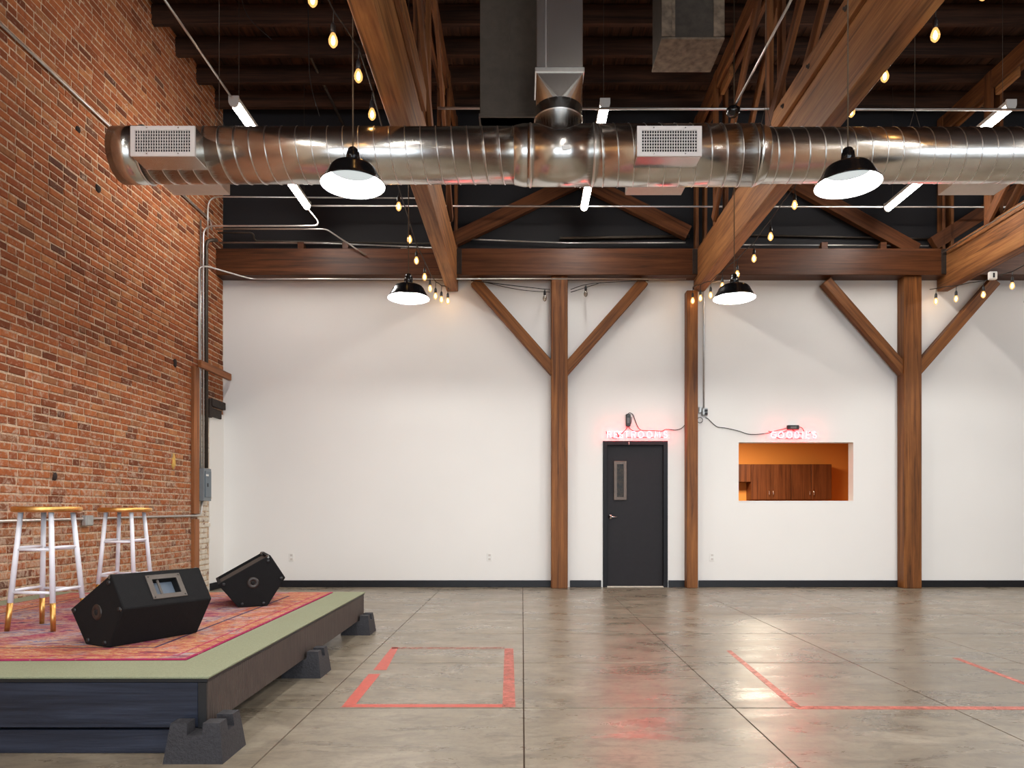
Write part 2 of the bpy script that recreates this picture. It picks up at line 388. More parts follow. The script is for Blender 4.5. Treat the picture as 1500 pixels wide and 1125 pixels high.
bordc = k.mix(.9, bb, bord); line = k.ramp(ed, [(0, 1.0), (.014, 0.0), (.075, .8), (.09, 0.0), (.293, .9), (.315, 0.0)], 'CONSTANT')
bordc = k.mix(line, bordc, bb)
rg = k.mix(inb, field, bordc)
rg = k.mix(k.ramp(fine, [(.34, .55), (.44, 0.0)]), k.mix(k.ramp(fine, [(.58, 0.0), (.72, .5)]), rg, S(206, 180, 158)), S(96, 60, 84))
k.col(rg); k.set(Roughness=.95); k.b.inputs['Specular IOR Level'].default_value = .1; k.bump(fine, .4, .004); M_rug = k.m
# stools, speakers
M_whitep = plain('white_stool_paint', S(232, 232, 238), .35, 0, .02)
k = N('gold_leaf'); f = k.noise(k.coord('Object'), 26, 4, .6); k.set(Metallic=1.0); k.col(k.ramp(f, [(.3, S(206, 150, 80)), (.7, S(232, 184, 112))])); k.rough(k.ramp(f, [(.3, .32), (.7, .45)])); M_gold = k.m
k = N('speaker_carpet'); f = k.noise(k.coord('Object'), 240, 2); k.col(k.ramp(f, [(.3, S(12, 11, 12)), (.7, S(23, 22, 23))])); k.set(Roughness=.9); k.b.inputs['Specular IOR Level'].default_value = .25; k.bump(f, .5, .002); M_spk = k.m
M_plate = plain('grey_handle_plate', S(92, 84, 78), .4, .3, .06)
M_corner = plain('steel_corner', S(120, 116, 110), .35, .9, .1)
M_socket = plain('dark_brown_socket', S(46, 38, 34), .4, .2, .1)

# ------------------------------------------------------------------ structure
BX = -4.38
XR, YB, ZC = 10.5, -6.0, 7.10
fl = struct(box('floor', -4.7, XR + .2, YB - .2, 17.0, -.2, -.006, M_joint))
fl['label'] = 'polished tan concrete floor with saw-cut joints'
xs = [BX - .05, -3.60, -2.40, -1.165, 0.008, 1.19, 2.41, 3.62, 4.83, 6.04, 7.25, 8.46, 9.67, XR]
ys = [YB, -4.55, -3.33, -2.11, -.89, .33, 1.545, 2.765, 3.986, 5.177, 6.427, 7.65, 8.87, YW + .02]
g = .0035; gy = .0075
for i in range(len(xs) - 1):
    for j in range(len(ys) - 1):
        if ys[j + 1] < .2: continue
        box('slab_panel', xs[i] + g, xs[i + 1] - g, ys[j] + gy, ys[j + 1] - gy, -.02, 0, M_concrete, fl, .0015)
box('slab_panel', BX - .05, XR, YB, .33 - g, -.02, 0, M_concrete, fl, .0015)
box('kitchen_floor', 1.2, 8, YW + .02, 16.5, -.02, 0, M_joint, fl)
# back wall: white below, black above the ledger
wb = box('wall_back', BX - .2, XR + .2, YW, YW + .16, 0, 4.55, M_white)
dx0, dx1, dz1 = 1.20, 2.11, 2.12
hx0, hx1, hz0, hz1 = 3.17, 4.85, 1.26, 2.12
cut(wb, [box('c', dx0, dx1, YW - .1, YW + .3, -.1, dz1, None), box('c', hx0, hx1, YW - .1, YW + .3, hz0, hz1, None)])
struct(wb); wb['label'] = 'white painted back wall with a door and a serving hatch'
box('black_upper_wall', BX - .2, XR + .2, YW + .02, YW + .16, 4.552, ZC + .1, M_blackwall, wb, label='black painted upper wall above the ledger beam')
M_far = wallpaint('dark_brick_paint', S(112, 82, 66))
wr = struct(box('wall_right', XR, XR + .2, YB, YW, 0, ZC, M_far))
wf = box('wall_front', BX - .2, XR + .2, YB - .2, YB, 0, ZC, wallpaint('cream_wall_paint', S(196, 188, 172)))
cut(wf, [box('c', xx - 1.7, xx + 1.7, YB - .3, YB + .1, .6, 3.7, None) for xx in (-1.6, 2.8, 7.2)])
struct(wf)
for i, xx in enumerate((-1.6, 2.8, 7.2)):
    wn = struct(box('window_%d' % (i + 2), xx - 1.7, xx + 1.7, YB - .11, YB - .09, .6, 3.7, M_pane))
    for q in (-1.67, -.57, .57, 1.67): box('window_mullion', xx + q - .03, xx + q + .03, YB - .14, YB - .06, .6, 3.7, M_base, wn)
    for q in (.63, 1.65, 2.65, 3.67): box('window_rail', xx - 1.7, xx + 1.7, YB - .138, YB - .062, q - .03, q + .03, M_base, wn)
# ceiling
ce = struct(box('ceiling', -4.7, XR + .2, YB - .2, YW + .2, 7.16, 7.3, M_roofwood))
pm = box_me(YW - YB, .138, .03, .004); pm.materials.append(M_roofwood)
x = -4.30
while x < XR:
    link('deck_plank', pm, None, ce, (x, (YB + YW) / 2, 7.125 + random.uniform(-.004, .004)), (0, 0, PI / 2)); x += .1435
jm = box_me(XR - BX + .1, .065, .235, .004); jm.materials.append(M_roofwood)
yj = 10.14
while yj > 4.5:
    link('ceiling_joist', jm, None, ce, ((XR + BX) / 2, yj, 6.985), None); yj -= .575
# kitchen behind the hatch
YK = 16.0
struct(box('wall_kitchen_back', 1.2, 8, YK + .32, YK + .45, 0, 3, M_orange))
struct(box('wall_kitchen_left', 1.1, 1.2, YW + .16, YK + .45, 0, 3, M_orange))
struct(box('wall_kitchen_right', 7.55, 7.65, YW + .16, YK + .45, 0, 3, M_orange))
struct(box('ceiling_kitchen', 1.1, 8, YW + .17, YK + .45, 3, 3.1, M_white))

# brick wall on the left
wl = struct(box('wall_left', BX - .25, BX - .0045, YB, YW, 0, ZC + .1, M_mortar))
wl['label'] = 'exposed red brick side wall with pale mortar'
def brick_verts(L, hh, rnd):
    e = .0055; j = lambda a: rnd.uniform(-a, a)
    fr = [(-.5, -.5), (.5, -.5), (.5, .5), (-.5, .5)]
    V = [(-.03, a * L, b * hh) for a, b in fr] + [(-.003 + j(.001), a * L + j(.0015), b * hh + j(.0015)) for a, b in fr]
    V += [(.004 + j(.002), a * L - (e + abs(j(.003))) * (1 if a > 0 else -1), b * hh - (e + abs(j(.002))) * (1 if b > 0 else -1)) for a, b in fr]
    Fc = [(0, 3, 2, 1), (8, 9, 10, 11)]
    for lv in (0, 4):
        for q in range(4): Fc.append((lv + q, lv + (q + 1) % 4, lv + 4 + (q + 1) % 4, lv + 4 + q))
    return V, Fc
rnd = random.Random(3); CO = .0735; BH = .0585
bricks = []
row = 0; z = CO / 2 + .004
while z < ZC:
    hdr = row % 6 == 3; L = .0965 if hdr else .2025; pitch = L + .0130
    y = 2.0 + (0 if row % 2 else pitch / 2) + rnd.uniform(-.02, .02) - (.4 if hdr else 0)
    while y < YW - .02:
        Lb = L * (1 if rnd.random() > .06 or hdr else .49) * rnd.uniform(.975, 1.0)
        if y + Lb > YW - .012:
            Lb = YW - .012 - y
            if Lb < .035: break
        if 9.56 < y + Lb / 2 and z < 2.5 and y + Lb / 2 > 9.92: pass
        else: bricks.append((y + Lb / 2, z + rnd.uniform(-.003, .003), Lb, hdr, 9.54 < y + Lb / 2 < 9.95 and z < 2.45))
        y += Lb + .0130 + rnd.uniform(-.003, .003)
    z += CO; row += 1
def shown(b):
    y, z, L, h_, p = b
    px = X0 + BX * F / y; py = Y0 - (z - H) * F / y
    if px < 0 or py < 0 or py > 1000 or p: return 0
    if z < .40: return 0
    return L * abs(BX) * F * F / y ** 3
order = sorted(range(len(bricks)), key=lambda i: -shown(bricks[i])); single = set(order[:300])
lib = {}
for key in ('s', 'h'):
    lib[key] = []
    for q in range(6):
        V, Fc = brick_verts(.2 if key == 's' else .0955, BH, rnd); me = mesh(V, Fc); me.materials.append(M_brick1); lib[key].append(me)
V, Fc, shade, mi = [], [], [], []
for i, (y, z, L, hd, pt) in enumerate(bricks):
    xx = BX + rnd.uniform(-.003, .003)
    if i in single and ((hd and L > .09) or L > .15):
        o = link('brick', rnd.choice(lib['h' if hd else 's']), None, wl, (xx, y, z)); o.scale = (1, L / (.0955 if hd else .2), 1)
    else:
        v, f = brick_verts(L, BH, rnd); n0 = len(V); s = rnd.random()
        V += [(xx + a, y + b, z + c) for a, b, c in v]; Fc += [tuple(n0 + q for q in ff) for ff in f]
        shade += [s] * 12; mi += [1 if pt else 0] * len(f)
me = mesh(V, Fc); me.materials.append(M_brick2); me.materials.append(M_paintbrick); me.polygons.foreach_set('material_index', mi)
at = me.attributes.new('shade', 'FLOAT', 'POINT'); at.data.foreach_set('value', shade)
tag(link('brick', me, None, wl), kind='stuff')
box('plaster_patch', BX - .02, BX + .006, 9.93, YW, 0, 2.52, M_white, wl, label='white plastered strip of the brick wall at the corner')

def lump(name, px, py, r_, mat, lab):
    Y = -BX * F / (X0 - px); c = P(px, py, Y); q = random.Random(px)
    bm = bmesh.new(); bmesh.ops.create_icosphere(bm, subdivisions=2, radius=1)
    for v in bm.verts:
        k_ = q.uniform(.7, 1.2); v.co = Vector((v.co.x * .02, v.co.y * r_[0] * k_, v.co.z * r_[1] * k_))
    link(name, bm_mesh(bm, True), mat, wl, (BX + .002, Y, c.z), label=lab)
M_hole = plain('dark_hole', S(44, 32, 28), .95, 0, .3)  # even dark colour for lumps drawn where the brickwork has holes
lump('foam_patch', 254, 676, (.05, .11), plain('yellow_foam', S(206, 164, 84), .9, 0, .2), 'lump of yellow foam in the brickwork')
lump('broken_brick', 143, 276, (.05, .04), M_hole, 'dark broken brick'); lump('broken_brick', 114, 190, (.035, .035), M_hole, 'dark broken brick')
lump('broken_brick', 79, 698, (.035, .04), M_hole, 'dark broken brick'); lump('broken_brick', 256, 532, (.04, .06), M_hole, 'dark broken brick')
# baseboard pieces
def bb(n, x0, x1): struct(box('baseboard_back' if n == 0 else 'baseboard_back.%03d' % n, x0, x1, YW - .02, YW, 0, .1, M_base, None, .003))
for n, (a, b) in enumerate(((-4.33, .46), (.70, 1.155), (2.14, 2.42), (2.58, 5.55), (5.84, XR))): bb(n, a, b)
struct(box('baseboard_left', BX + .006, BX + .026, 9.93, YW - .02, 0, .1, M_base))
# door
d = struct(box('door_1', 1.20 + .04, 2.11 - .04, YW + .045, YW + .09, .012, 2.085, M_door, None, .003)); d['label'] = 'charcoal flush door with a narrow glass pane under the restrooms neon sign'
box('door_frame', 1.18, 1.243, YW - .012, YW + .12, 0, 2.14, M_frame, d, .003); box('door_frame', 2.067, 2.13, YW - .012, YW + .12, 0, 2.14, M_frame, d, .003)
box('door_frame', 1.243, 2.067, YW - .012, YW + .12, 2.08, 2.14, M_frame, d, .003)
box('threshold', 1.243, 2.067, YW - .01, YW + .12, 0, .012, plain('pale_threshold', S(206, 196, 180), .5), d)
lx0, lx1, lz0, lz1 = 1.345, 1.535, 1.275, 1.85
lf = link('lite_frame', box_me(lx1 - lx0, .05, lz1 - lz0, .004), plain('bronze_lite_frame', S(84, 68, 56), .35, .4), d, ((lx0 + lx1) / 2, YW + .045, (lz0 + lz1) / 2))
cut(lf, [box('c', lx0 + .045, lx1 - .045, YW - .2, YW + .3, lz0 + .045, lz1 - .045, None)])
box('glass_pane', lx0 + .04, lx1 - .04, YW + .035, YW + .042, lz0 + .04, lz1 - .04, M_doorglass, d)
lv = lathe('lever_handle', [(0, -.004), (.034, -.004), (.036, .003), (.03, .012), (.014, .016), (.012, .05), (0, .052)], M_chrome, d, (1.255 + .04, YW + .042, 1.03), 20, rot=(PI / 2, 0, 0), label='chrome lever handle')
tube('lever', [(1.295, YW - .006, 1.03), (1.32, YW - .008, 1.03), (1.395, YW - .004, 1.028)], [.011, .011, .008], M_chrome, lv)
for zz in (.25, 1.05, 1.9): pass
# hatch
wn = struct(box('window_1', hx0, hx1, YW - .004, YW + .165, hz0 - .012, hz0 + .004, M_white, None, .002)); wn['label'] = 'open serving hatch in the white wall under the goodies neon sign'
def cabinet(label, x0, x1, z0, z1, ndoor, hand):
    t = thing('wall_cabinet', label, 'cabinet', ((x0 + x1) / 2, YK + .16, z0), 'kitchen wall cabinets')
    box('cabinet_body', x0 + .002, x1 - .002, YK + .01, YK + .32, z0, z1, M_walnut, t, .002)
    w_ = (x1 - x0) / ndoor
    for q in range(ndoor):
        a = x0 + q * w_
        dd = timber('cabinet_door', ((a + w_ / 2), YK - .008, z0 + .004), (a + w_ / 2, YK - .008, z1 - .004), w_ - .008, .02, M_walnut, t, .002)
        if hand:
            hx = a + w_ - .045 if q % 2 == 0 else a + .045
            pts = [Vector((hx, YK - .015, z0 + .09)), Vector((hx, YK - .045, z0 + .1)), Vector((hx, YK - .045, z0 + .19)), Vector((hx, YK - .015, z0 + .2))]
            tube('handle', pts, .006, M_chrome, dd, 6, .015)
    return t
kx = lambda x: (x - X0) * YK / F
kz = lambda y: H - (y - Y0) * YK / F
cabinet('two-door walnut wall cabinet at the middle of the orange kitchen wall', kx(1099.6), kx(1158.3), kz(732), kz(680), 2, True)
cabinet('two-door walnut wall cabinet at the right end of the kitchen row', kx(1158.4), kx(1218), kz(732), kz(680), 2, True)
cabinet('short walnut wall cabinet over an open niche at the hatch left edge', kx(1041), kx(1099.5), kz(706), kz(680), 2, False)

# ------------------------------------------------------------------ timber frame
lb = timber('ledger_beam', (BX - .02, YW - .125, 4.68), (XR, YW - .125, 4.68), .25, .38, M_ledger, None, .006)
tag(lb, 'long dark timber ledger beam across the top of the white wall', 'beam')
for px in (442, 507, 1206, 1292): 
    c = P(px, 367, YW - .12); box('blocking', c.x - .045, c.x + .045, YW - .17, YW - .07, 4.865, 4.99, M_ledger, lb, .003)
def post(label, px0, px1, ztop, dep, braces, off=.0):
    xa, xb = (px0 - X0) / 100 * 1.0, (px1 - X0) / 100 * 1.0
    xc, wd = (xa + xb) / 2 * .985, (xb - xa) * .985
    t = thing('timber_post', label, 'post', (xc, YW - dep / 2, 0), 'timber posts along the white wall')
    timber('post_shaft', (xc, YW - dep / 2 - .005, 0), (xc, YW - dep / 2 - .005, ztop), wd, dep - .01, M_post, t, .008)
    for s in braces:
        yb = YW - .105
        p0 = Vector((xc + s * (wd / 2 - .05), yb, 3.13)); p1 = Vector((xc + s * 1.225, yb, 4.44))
        timber('knee_brace', p0, p1, .13, .15, M_post, t, .006, ref=(0, 0, 1))
    return t, xc, wd
post('timber post with two knee braces left of the charcoal door', 807.5, 831.5, 4.49, .2, (-1, 1))
post('narrow plain timber post between the door and the hatch', 1006, 1022.5, 4.3, .16, ())
post('timber post with two knee braces right of the serving hatch', 1322, 1348, 4.49, .2, (-1, 1))

CB, CT = 4.32, 4.87
def truss(label, xc, wd, ystart):
    t = thing('roof_truss', label, 'truss', (xc, 7, CB), 'roof trusses')
    timber('bottom_chord', (xc, ystart, (CB + CT) / 2), (xc, YW - .02, (CB + CT) / 2), wd, CT - CB, M_truss, t, .008)
    for s in (-1, 1):
        timber('side_plate', (xc + s * (wd / 2 + .022), ystart, 4.92), (xc + s * (wd / 2 + .022), 7.35 if s < 0 else 6.6, 4.92), .042, .20, M_truss, t, .004)
        timber('top_chord', (xc + s * .05, ystart, 6.70), (xc + s * .05, YW - .05, 6.70), .045, .24, M_web, t, .004)
    vy = (5.15, 7.25, 9.25, 10.3)
    for y in vy:
        for s in (-1, 1):
            timber('truss_vertical', (xc + s * .062, y, CT - .02), (xc + s * .062, y, 6.82), .042, .14, M_web, t, .004)
    for a, b in ((0, 1), (1, 2)):
        for s in (-1, 1):
            timber('truss_diagonal', (xc + s * .105, vy[b] - .05, CT + .02), (xc + s * .105, vy[a] + .05, 6.62), .04, .14, M_web, t, .004)
    for y in (7.0, 9.0):
        timber('gusset', (xc, y - .22, 6.57), (xc, y + .18, 6.57), .05, .16, M_truss, t, .004)
    box('hanger_plate', xc + wd / 2, xc + wd / 2 + .07, YW - .26, YW - .246, 4.50, 4.86, M_iron, t, .002)
    box('hanger_plate', xc - wd / 2 - .07, xc - wd / 2, YW - .26, YW - .246, 4.50, 4.86, M_iron, t, .002)
    for y in (5.4, 6.1, 6.7, 7.1):
        lathe('bolt', [(0, -.012), (.022, -.012), (.022, .0), (.012, .002), (.012, .016), (0, .016)], M_iron, t, (xc - wd / 2 - .05, y, 4.93), 8, rot=(0, -PI / 2, 0))
    return t
truss('timber roof truss nearest the brick wall, left of the galvanised riser', -1.02, .17, 3.2)
truss('timber roof truss above the narrow post beside the door', 2.585, .16, 3.2)
truss('timber roof truss above the post right of the hatch, farthest from the brick wall', 6.14, .16, 3.2)
# sloping braces against the black upper wall
def wbrace(label, a, b):
    p0, p1 = P(*a, YW - .12), P(*b, YW - .12)
    tag(timber('wall_brace', p0, p1, .1, .2, M_ledger, None, .004), label, 'brace', 'sloping braces on the black wall')
wbrace('sloping brown brace on the black wall, rising right from the first truss', (664, 352), (852, 262))
wbrace('sloping brown brace on the black wall, falling towards the middle truss', (846, 262), (1008, 342))
wbrace('sloping brown brace on the black wall behind the second pendant, falling to the post', (1150, 262), (1342, 368))
wbrace('sloping brown brace on the black wall, rising left towards the far duct boot', (1366, 358), (1502, 272))

# ------------------------------------------------------------------ ventilation duct
YD, ZD = 5.75, 3.985
dux = lambda px: (px - X0) * YD / F
duct = thing('spiral_duct', 'long galvanised spiral air duct hanging across the room with a square riser', 'duct', (dux(820), YD, ZD))
def run(xa, xb, r, name='duct_run', spiral=True, mat=None):
    L = xb - xa
    o = lathe(name, [(r - .004, 0), (r, 0), (r, L), (r - .004, L)], mat or M_galv, duct, (xa, YD, ZD), 56, 'X', close=True)
    if spiral:
        pit = .1225; pts = []; n = int(L / pit * 28)
        for i in range(n + 1):
            x = i / 28 * pit; a = i / 28 * 2 * PI
            pts.append(Vector((x, math.cos(a) * (r + .0005), math.sin(a) * (r + .0005))))
        V, Fc = tube_geo(pts, .0042, 5); link('seam', mesh(V, Fc, True), M_seam, o, (xa, YD, ZD))
    return o
R1, R2, R3 = .212, .232, .207
a = run(dux(212), dux(758), R1)
e_ = run(dux(176), dux(216), R1 + .004, 'end_sleeve', False)
lathe('end_cap', [(0, 0), (R1 - .006, 0), (R1 - .006, .01), (0, .01)], M_galv, duct, (dux(177), YD, ZD), 48, 'X')
lathe('end_bead', [(R1 + .002, 0), (R1 + .012, .006), (R1 + .002, .014)], M_seam, duct, (dux(216), YD, ZD), 48, 'X')
lathe('reducer', [(R1, 0), (R1 + .006, .006), (R2, .075), (R2, .11)], M_galv, duct, (dux(753), YD, ZD), 56, 'X')
tee = run(dux(772), dux(866), R2, 'tee_section', False)
for px in (775, 866): lathe('seam', [(R2, 0), (R2 + .007, .006), (R2 + .007, .014), (R2, .02)], M_seam, tee, (dux(px), YD, ZD), 56, 'X')
run(dux(866), dux(1106), R2)
lathe('reducer', [(R2, 0), (R2 + .004, .01), (R2, .02), (R3 + .004, .075), (R3, .08)], M_galv, duct, (dux(1104), YD, ZD), 56, 'X')
run(dux(1116), 7.2, R3)
box('duct_sticker', dux(821), dux(833), YD - R2 - .004, YD - R2 - .0025, ZD - .07, ZD - .035, M_plastic, duct, label='small white sticker').rotation_euler = (0, -.17, 0)
xr = dux(818); rr = .19
lathe('saddle_collar', [(rr + .006, .10), (rr + .006, .105), (rr, .11), (rr, .36), (rr - .006, .36)], M_galv, duct, (xr, YD - .02, ZD + .0), 44)
lathe('collar_bead', [(rr, .0), (rr + .008, .006), (rr, .012)], M_seam, duct, (xr, YD - .02, ZD + .265), 44)
# square to round
V, Fc = [], []; hw = .182; zt, zb = ZD + .55, ZD + .36; n = 32
for q in range(n):
    an = 2 * PI * (q + .5) / n - PI
    V.append((rr * math.cos(an), rr * math.sin(an), zb))
sqc = [(-hw, -hw), (hw, -hw), (hw, hw), (-hw, hw)]
V += [(a, b, zt) for a, b in sqc]
def nearest(an): return n + (0 if -PI <= an < -PI / 2 else 1 if an < 0 else 2 if an < PI / 2 else 3)
for q in range(n):
    a0 = 2 * PI * (q + .5) / n - PI; a1 = 2 * PI * (q + 1.5) / n - PI; a1 = a1 if a1 < PI else a1 - 2 * PI
    c0, c1 = nearest(a0), nearest(a1)
    if c0 == c1: Fc.append((q, (q + 1) % n, c0))
    else: Fc.append((q, (q + 1) % n, c1, c0))
link('square_to_round', mesh([(v[0], v[1], v[2] - zb) for v in V], Fc), M_galv, duct, (xr, YD - .02, zb))
box('riser_flange', xr - hw - .012, xr + hw + .012, YD - .02 - hw - .012, YD - .02 + hw + .012, zt, zt + .035, M_seam, duct, .003)
rs = box('riser', xr - hw, xr + hw, YD - .02 - hw, YD - .02 + hw, zt + .03, 7.0, M_galv, duct, .004)
for sx in (-.108,): box('riser_seam', xr + sx - .006, xr + sx + .006, YD - .02 - hw - .006, YD - .02 - hw, zt + .03, 6.9, M_seam, rs)
def register(xc, side):
    w2 = .245; yf = YD + side * (.335 if side < 0 else .46); yn = YD + side * .1
    z0, z1 = (ZD - .175, ZD + .05) if side < 0 else (ZD - .115, ZD + .105)
    b = box('register_box', xc - w2, xc + w2, min(yf, yn), max(yf, yn), z0, z1, M_galv if side < 0 else M_register, duct, .003)
    if side > 0: return
    fr = link('grille_frame', box_me(2 * w2 + .004, .016, z1 - z0 + .006, .002), M_register, b, (xc, yf - .008, (z0 + z1) / 2))
    iw, ih = w2 - .034, (z1 - z0) / 2 - .03
    cut(fr, [box('c', xc - iw, xc + iw, yf - .1, yf + .1, (z0 + z1) / 2 - ih, (z0 + z1) / 2 + ih, None)])
    box('grille_void', xc - iw, xc + iw, yf - .004, yf - .002, (z0 + z1) / 2 - ih, (z0 + z1) / 2 + ih, M_dark, b)
    bm = bmesh.new()
    nv = 22
    for q in range(nv + 1):
        xx = -iw + 2 * iw * q / nv
        bmesh.ops.create_cube(bm, size=1, matrix=Matrix.Translation((xx, 0, 0)) @ Matrix.Diagonal((.006, .008, 2 * ih, 1)))
    for q in range(8):
        zz = -ih + 2 * ih * q / 7
        bmesh.ops.create_cube(bm, size=1, matrix=Matrix.Translation((0, .004, zz)) @ Matrix.Diagonal((2 * iw, .006, .005, 1)))
    tag(link('grille_vanes', bm_mesh(bm), M_register, b, (xc, yf - .012, (z0 + z1) / 2)), kind='stuff')
    for sx in (-.12, .12):
        for zz in (z0 + .014, z1 - .014):
            lathe('screw', [(0, .003), (.005, .003), (.005, -.002), (0, -.002)], M_chrome, b, (xc + sx, yf - .018, zz), 8, rot=(PI / 2, 0, 0))
for xc in (-2.735, 1.12): register(xc, -1)
for xc in (-2.80, 1.145, 3.88): register(xc, 1)
def hanger(px, ytop):
    t = P(px, ytop, YD); top = Vector((t.x, YD, 6.99))
    for s in (-1, 1): tube('hanger_wire', [(t.x + s * .05, YD, ZD + R1 * .97), t], .0022, M_conduitd, duct, 5)
    tube('hanger_wire', [t, top], .0026, M_conduitd, duct, 5)
hanger(321, 158); hanger(1122, 152); hanger(1340, 160)
# wide dark trunk behind the riser
tk = thing('trunk_duct', 'wide dull grey rectangular duct dropping behind the bright riser', 'duct', (dux(745), 6.5, 4.55))
box('trunk_body', -.365, .30, 6.12, 6.62, 4.50, 6.86, M_galvd, tk, .004)
box('trunk_seam', -.118, -.104, 6.112, 6.12, 4.53, 6.85, M_galvd, tk); box('trunk_flange', -.375, .31, 6.105, 6.635, 4.50, 4.53, M_galvd, tk, .003)
# hanging dusty duct drop
hd = thing('duct_drop', 'dusty dark square duct drop hanging from the ceiling beside the riser', 'duct', (1.56, 6.7, 5.43))
dp = box('drop_body', 1.28, 1.845, 6.5, 6.98, 5.43, 6.86, M_dusty, hd, .004)
for a, b in ((1.275, 1.37), (1.75, 1.85)): box('insulation_strip', a, b, 6.488, 6.502, 5.45, 6.85, M_tape_dust, hd, .004)
for a, b in ((1.37, 1.40),): box('insulation_strip', a, b, 6.492, 6.502, 5.45, 6.85, M_tape_dust, hd, .003)
box('drop_lip', 1.274, 1.851, 6.494, 6.986, 5.425, 5.445, M_tape_dust, hd, .003)

# ------------------------------------------------------------------ lamps
def pendant_proto():
    t = thing('pendant_lamp', '', 'lamp')
    out = [(.0, .268), (.024, .266), (.034, .256), (.039, .235), (.039, .215), (.044, .21), (.044, .185), (.039, .18), (.042, .16), (.05, .15)]
    lathe('socket_cap', [(r, z_) for r, z_ in out] + [(.0, .15)], M_black, t, n=28)
    sh = [(.036, .155), (.07, .15), (.115, .142), (.15, .126), (.168, .105), (.185, .07), (.212, .025), (.224, .008), (.2315, .002), (.233, -.004), (.230, -.006), (.2215, .003), (.209, .022)]
    inn = [(.209, .022), (.182, .067), (.165, .101), (.148, .121), (.114, .137), (.07, .145), (.036, .15)]
    lathe('shade', sh[:-1] + [(.2205, .004)], M_black, t, n=64, label='glossy black outside of the shade')
    lathe('shade_liner', [(.2305, -.0062), (.2215, .002)] + inn, M_enamel, t, n=64, label='white enamel inside of the shade')
    lathe('lamp_lens', [(0, .098), (.150, .098), (.160, .101), (.160, .108), (0, .112)], M_lens, t, n=40, label='pale round lamp lens')
    ld = bpy.data.lights.new('lamp_light', 'POINT'); ld.energy = LAMP; ld.color = (1, .985, .96); ld.shadow_soft_size = .03
    lo = bpy.data.objects.new('lamp_light', ld); C.objects.link(lo); lo.parent = t; lo.location = (0, 0, .055)
    for q in range(8):
        a = q * PI / 4 + .2
        tube('cap_rib', [(.039 * math.cos(a), .039 * math.sin(a), .24), (.047 * math.cos(a), .047 * math.sin(a), .178), (.052 * math.cos(a), .052 * math.sin(a), .152)], .004, M_black, t, 5)
    tube('cord', [(0, 0, .255), (0, 0, 3.5)], .0055, M_cord, t, 6)
    return t
pz = 3.475; pen = pendant_proto()
spots = [(P(517, 0, 5.15).x, 5.15, 'black enamel pendant lamp in front of the duct, near the brick wall'),
         (P(1242, 0, 5.15).x, 5.15, 'black enamel pendant lamp in front of the duct, right of the second register'),
         (P(598.5, 0, 7.88).x, 7.88, 'black enamel pendant lamp behind the duct beside the first truss end'),
         (P(1075.5, 0, 7.88).x, 7.88, 'black enamel pendant lamp behind the duct above the serving hatch')]
for x, y in ((5.85, 5.15), (5.85, 7.88), (-1.19, 2.42), (2.31, 2.42), (5.85, 2.42), (-1.19, -.31), (2.31, -.31), (5.85, -.31)):
    spots.append((x, y, 'black pendant lamp out of view, %s column from the brick, %s' % ('first' if x < 0 else 'second' if x < 3 else 'third', {5.15: 'just before the duct', 7.88: 'just behind the duct', 2.42: 'one row nearer', -.31: 'two rows nearer'}[y])))
for i, (x, y, lab) in enumerate(spots):
    o = pen if i == 0 else copy_tree(pen)
    place(o, (x, y, pz)); tag(o, lab, 'lamp', 'black enamel pendant lamps' if i < 4 else 'pendant lamps out of view')
def tube_light_proto():
    t = thing('linear_light', '', 'lamp'); L = 2.44; r = .046
    V, Fc = [], []; n = 12
    for i, yy in enumerate((-L / 2, L / 2)):
        for q in range(n + 1):
            a = PI + PI * q / n; V.append((r * math.cos(a), yy, r * 1.15 * math.sin(a)))
    for q in range(n): Fc.append((q, q + 1, n + 2 + q, n + 1 + q))
    Fc.append(tuple(range(n + 1))); Fc.append(tuple(reversed(range(n + 1, 2 * n + 2))))
    o = link('diffuser', mesh(V, Fc), M_tube, t); o.location.z = 0
    box('housing', -.05, .05, -L / 2, L / 2, .001, .05, M_house, t, .006)
    V, Fc = [], []
    for s in (-1, 1):
        V, Fc = [], []; prof = [(-.052, .055), (-.052, 0)] + [(.051 * math.cos(PI + PI * q / 10), .058 * math.sin(PI + PI * q / 10)) for q in range(1, 10)] + [(.052, 0), (.052, .055)]
        m_ = len(prof)
        for yy in (s * L / 2, s * (L / 2 + .02)):
            V += [(a, yy, b) for a, b in prof]
        Fc = [tuple(range(m_)), tuple(reversed(range(m_, 2 * m_)))] + [(q, (q + 1) % m_, m_ + (q + 1) % m_, m_ + q) for q in range(m_)]
        link('end_cap', mesh(V, Fc), M_house, t)
        tube('hanger_wire', [(0, s * (L / 2 - .12), .05), (0, s * (L / 2 - .12), 1.58)], .0022, M_conduitd, t, 5)
    return t
ZT = 5.28; tl = tube_light_proto()
tubes = [(-2.937, 8.46, 'white linear tube light passing over the duct near the brick wall'),
         (.848, 8.50, 'white linear tube light passing over the duct beside the riser'),
         (5.02, 8.52, 'white linear tube light passing over the duct farthest from the brick wall')]
for xx in (-2.937, .848, 5.02):
    for yy in (2.3, -2.6): tubes.append((xx, yy, 'white linear tube light of the %s row before the duct, %s' % ('nearer' if yy > 0 else 'rearmost', {-2.937: 'along the brick wall', .848: 'in line with the riser', 5.02: 'toward the far wall'}[xx])))
tubes += [(8.6, y, 'white linear tube light at the far wall of the hall, %s the duct' % ('behind' if y > 5 else 'before')) for y in (8.5, 2.3)]
for i, (x, y, lab) in enumerate(tubes):
    o = tl if i == 0 else copy_tree(tl)
    place(o, (x, y, ZT)); tag(o, lab, 'lamp', 'linear tube lights' if i < 3 else ('tube lights of the near rows' if i < 9 else 'tube lights at the far side'))

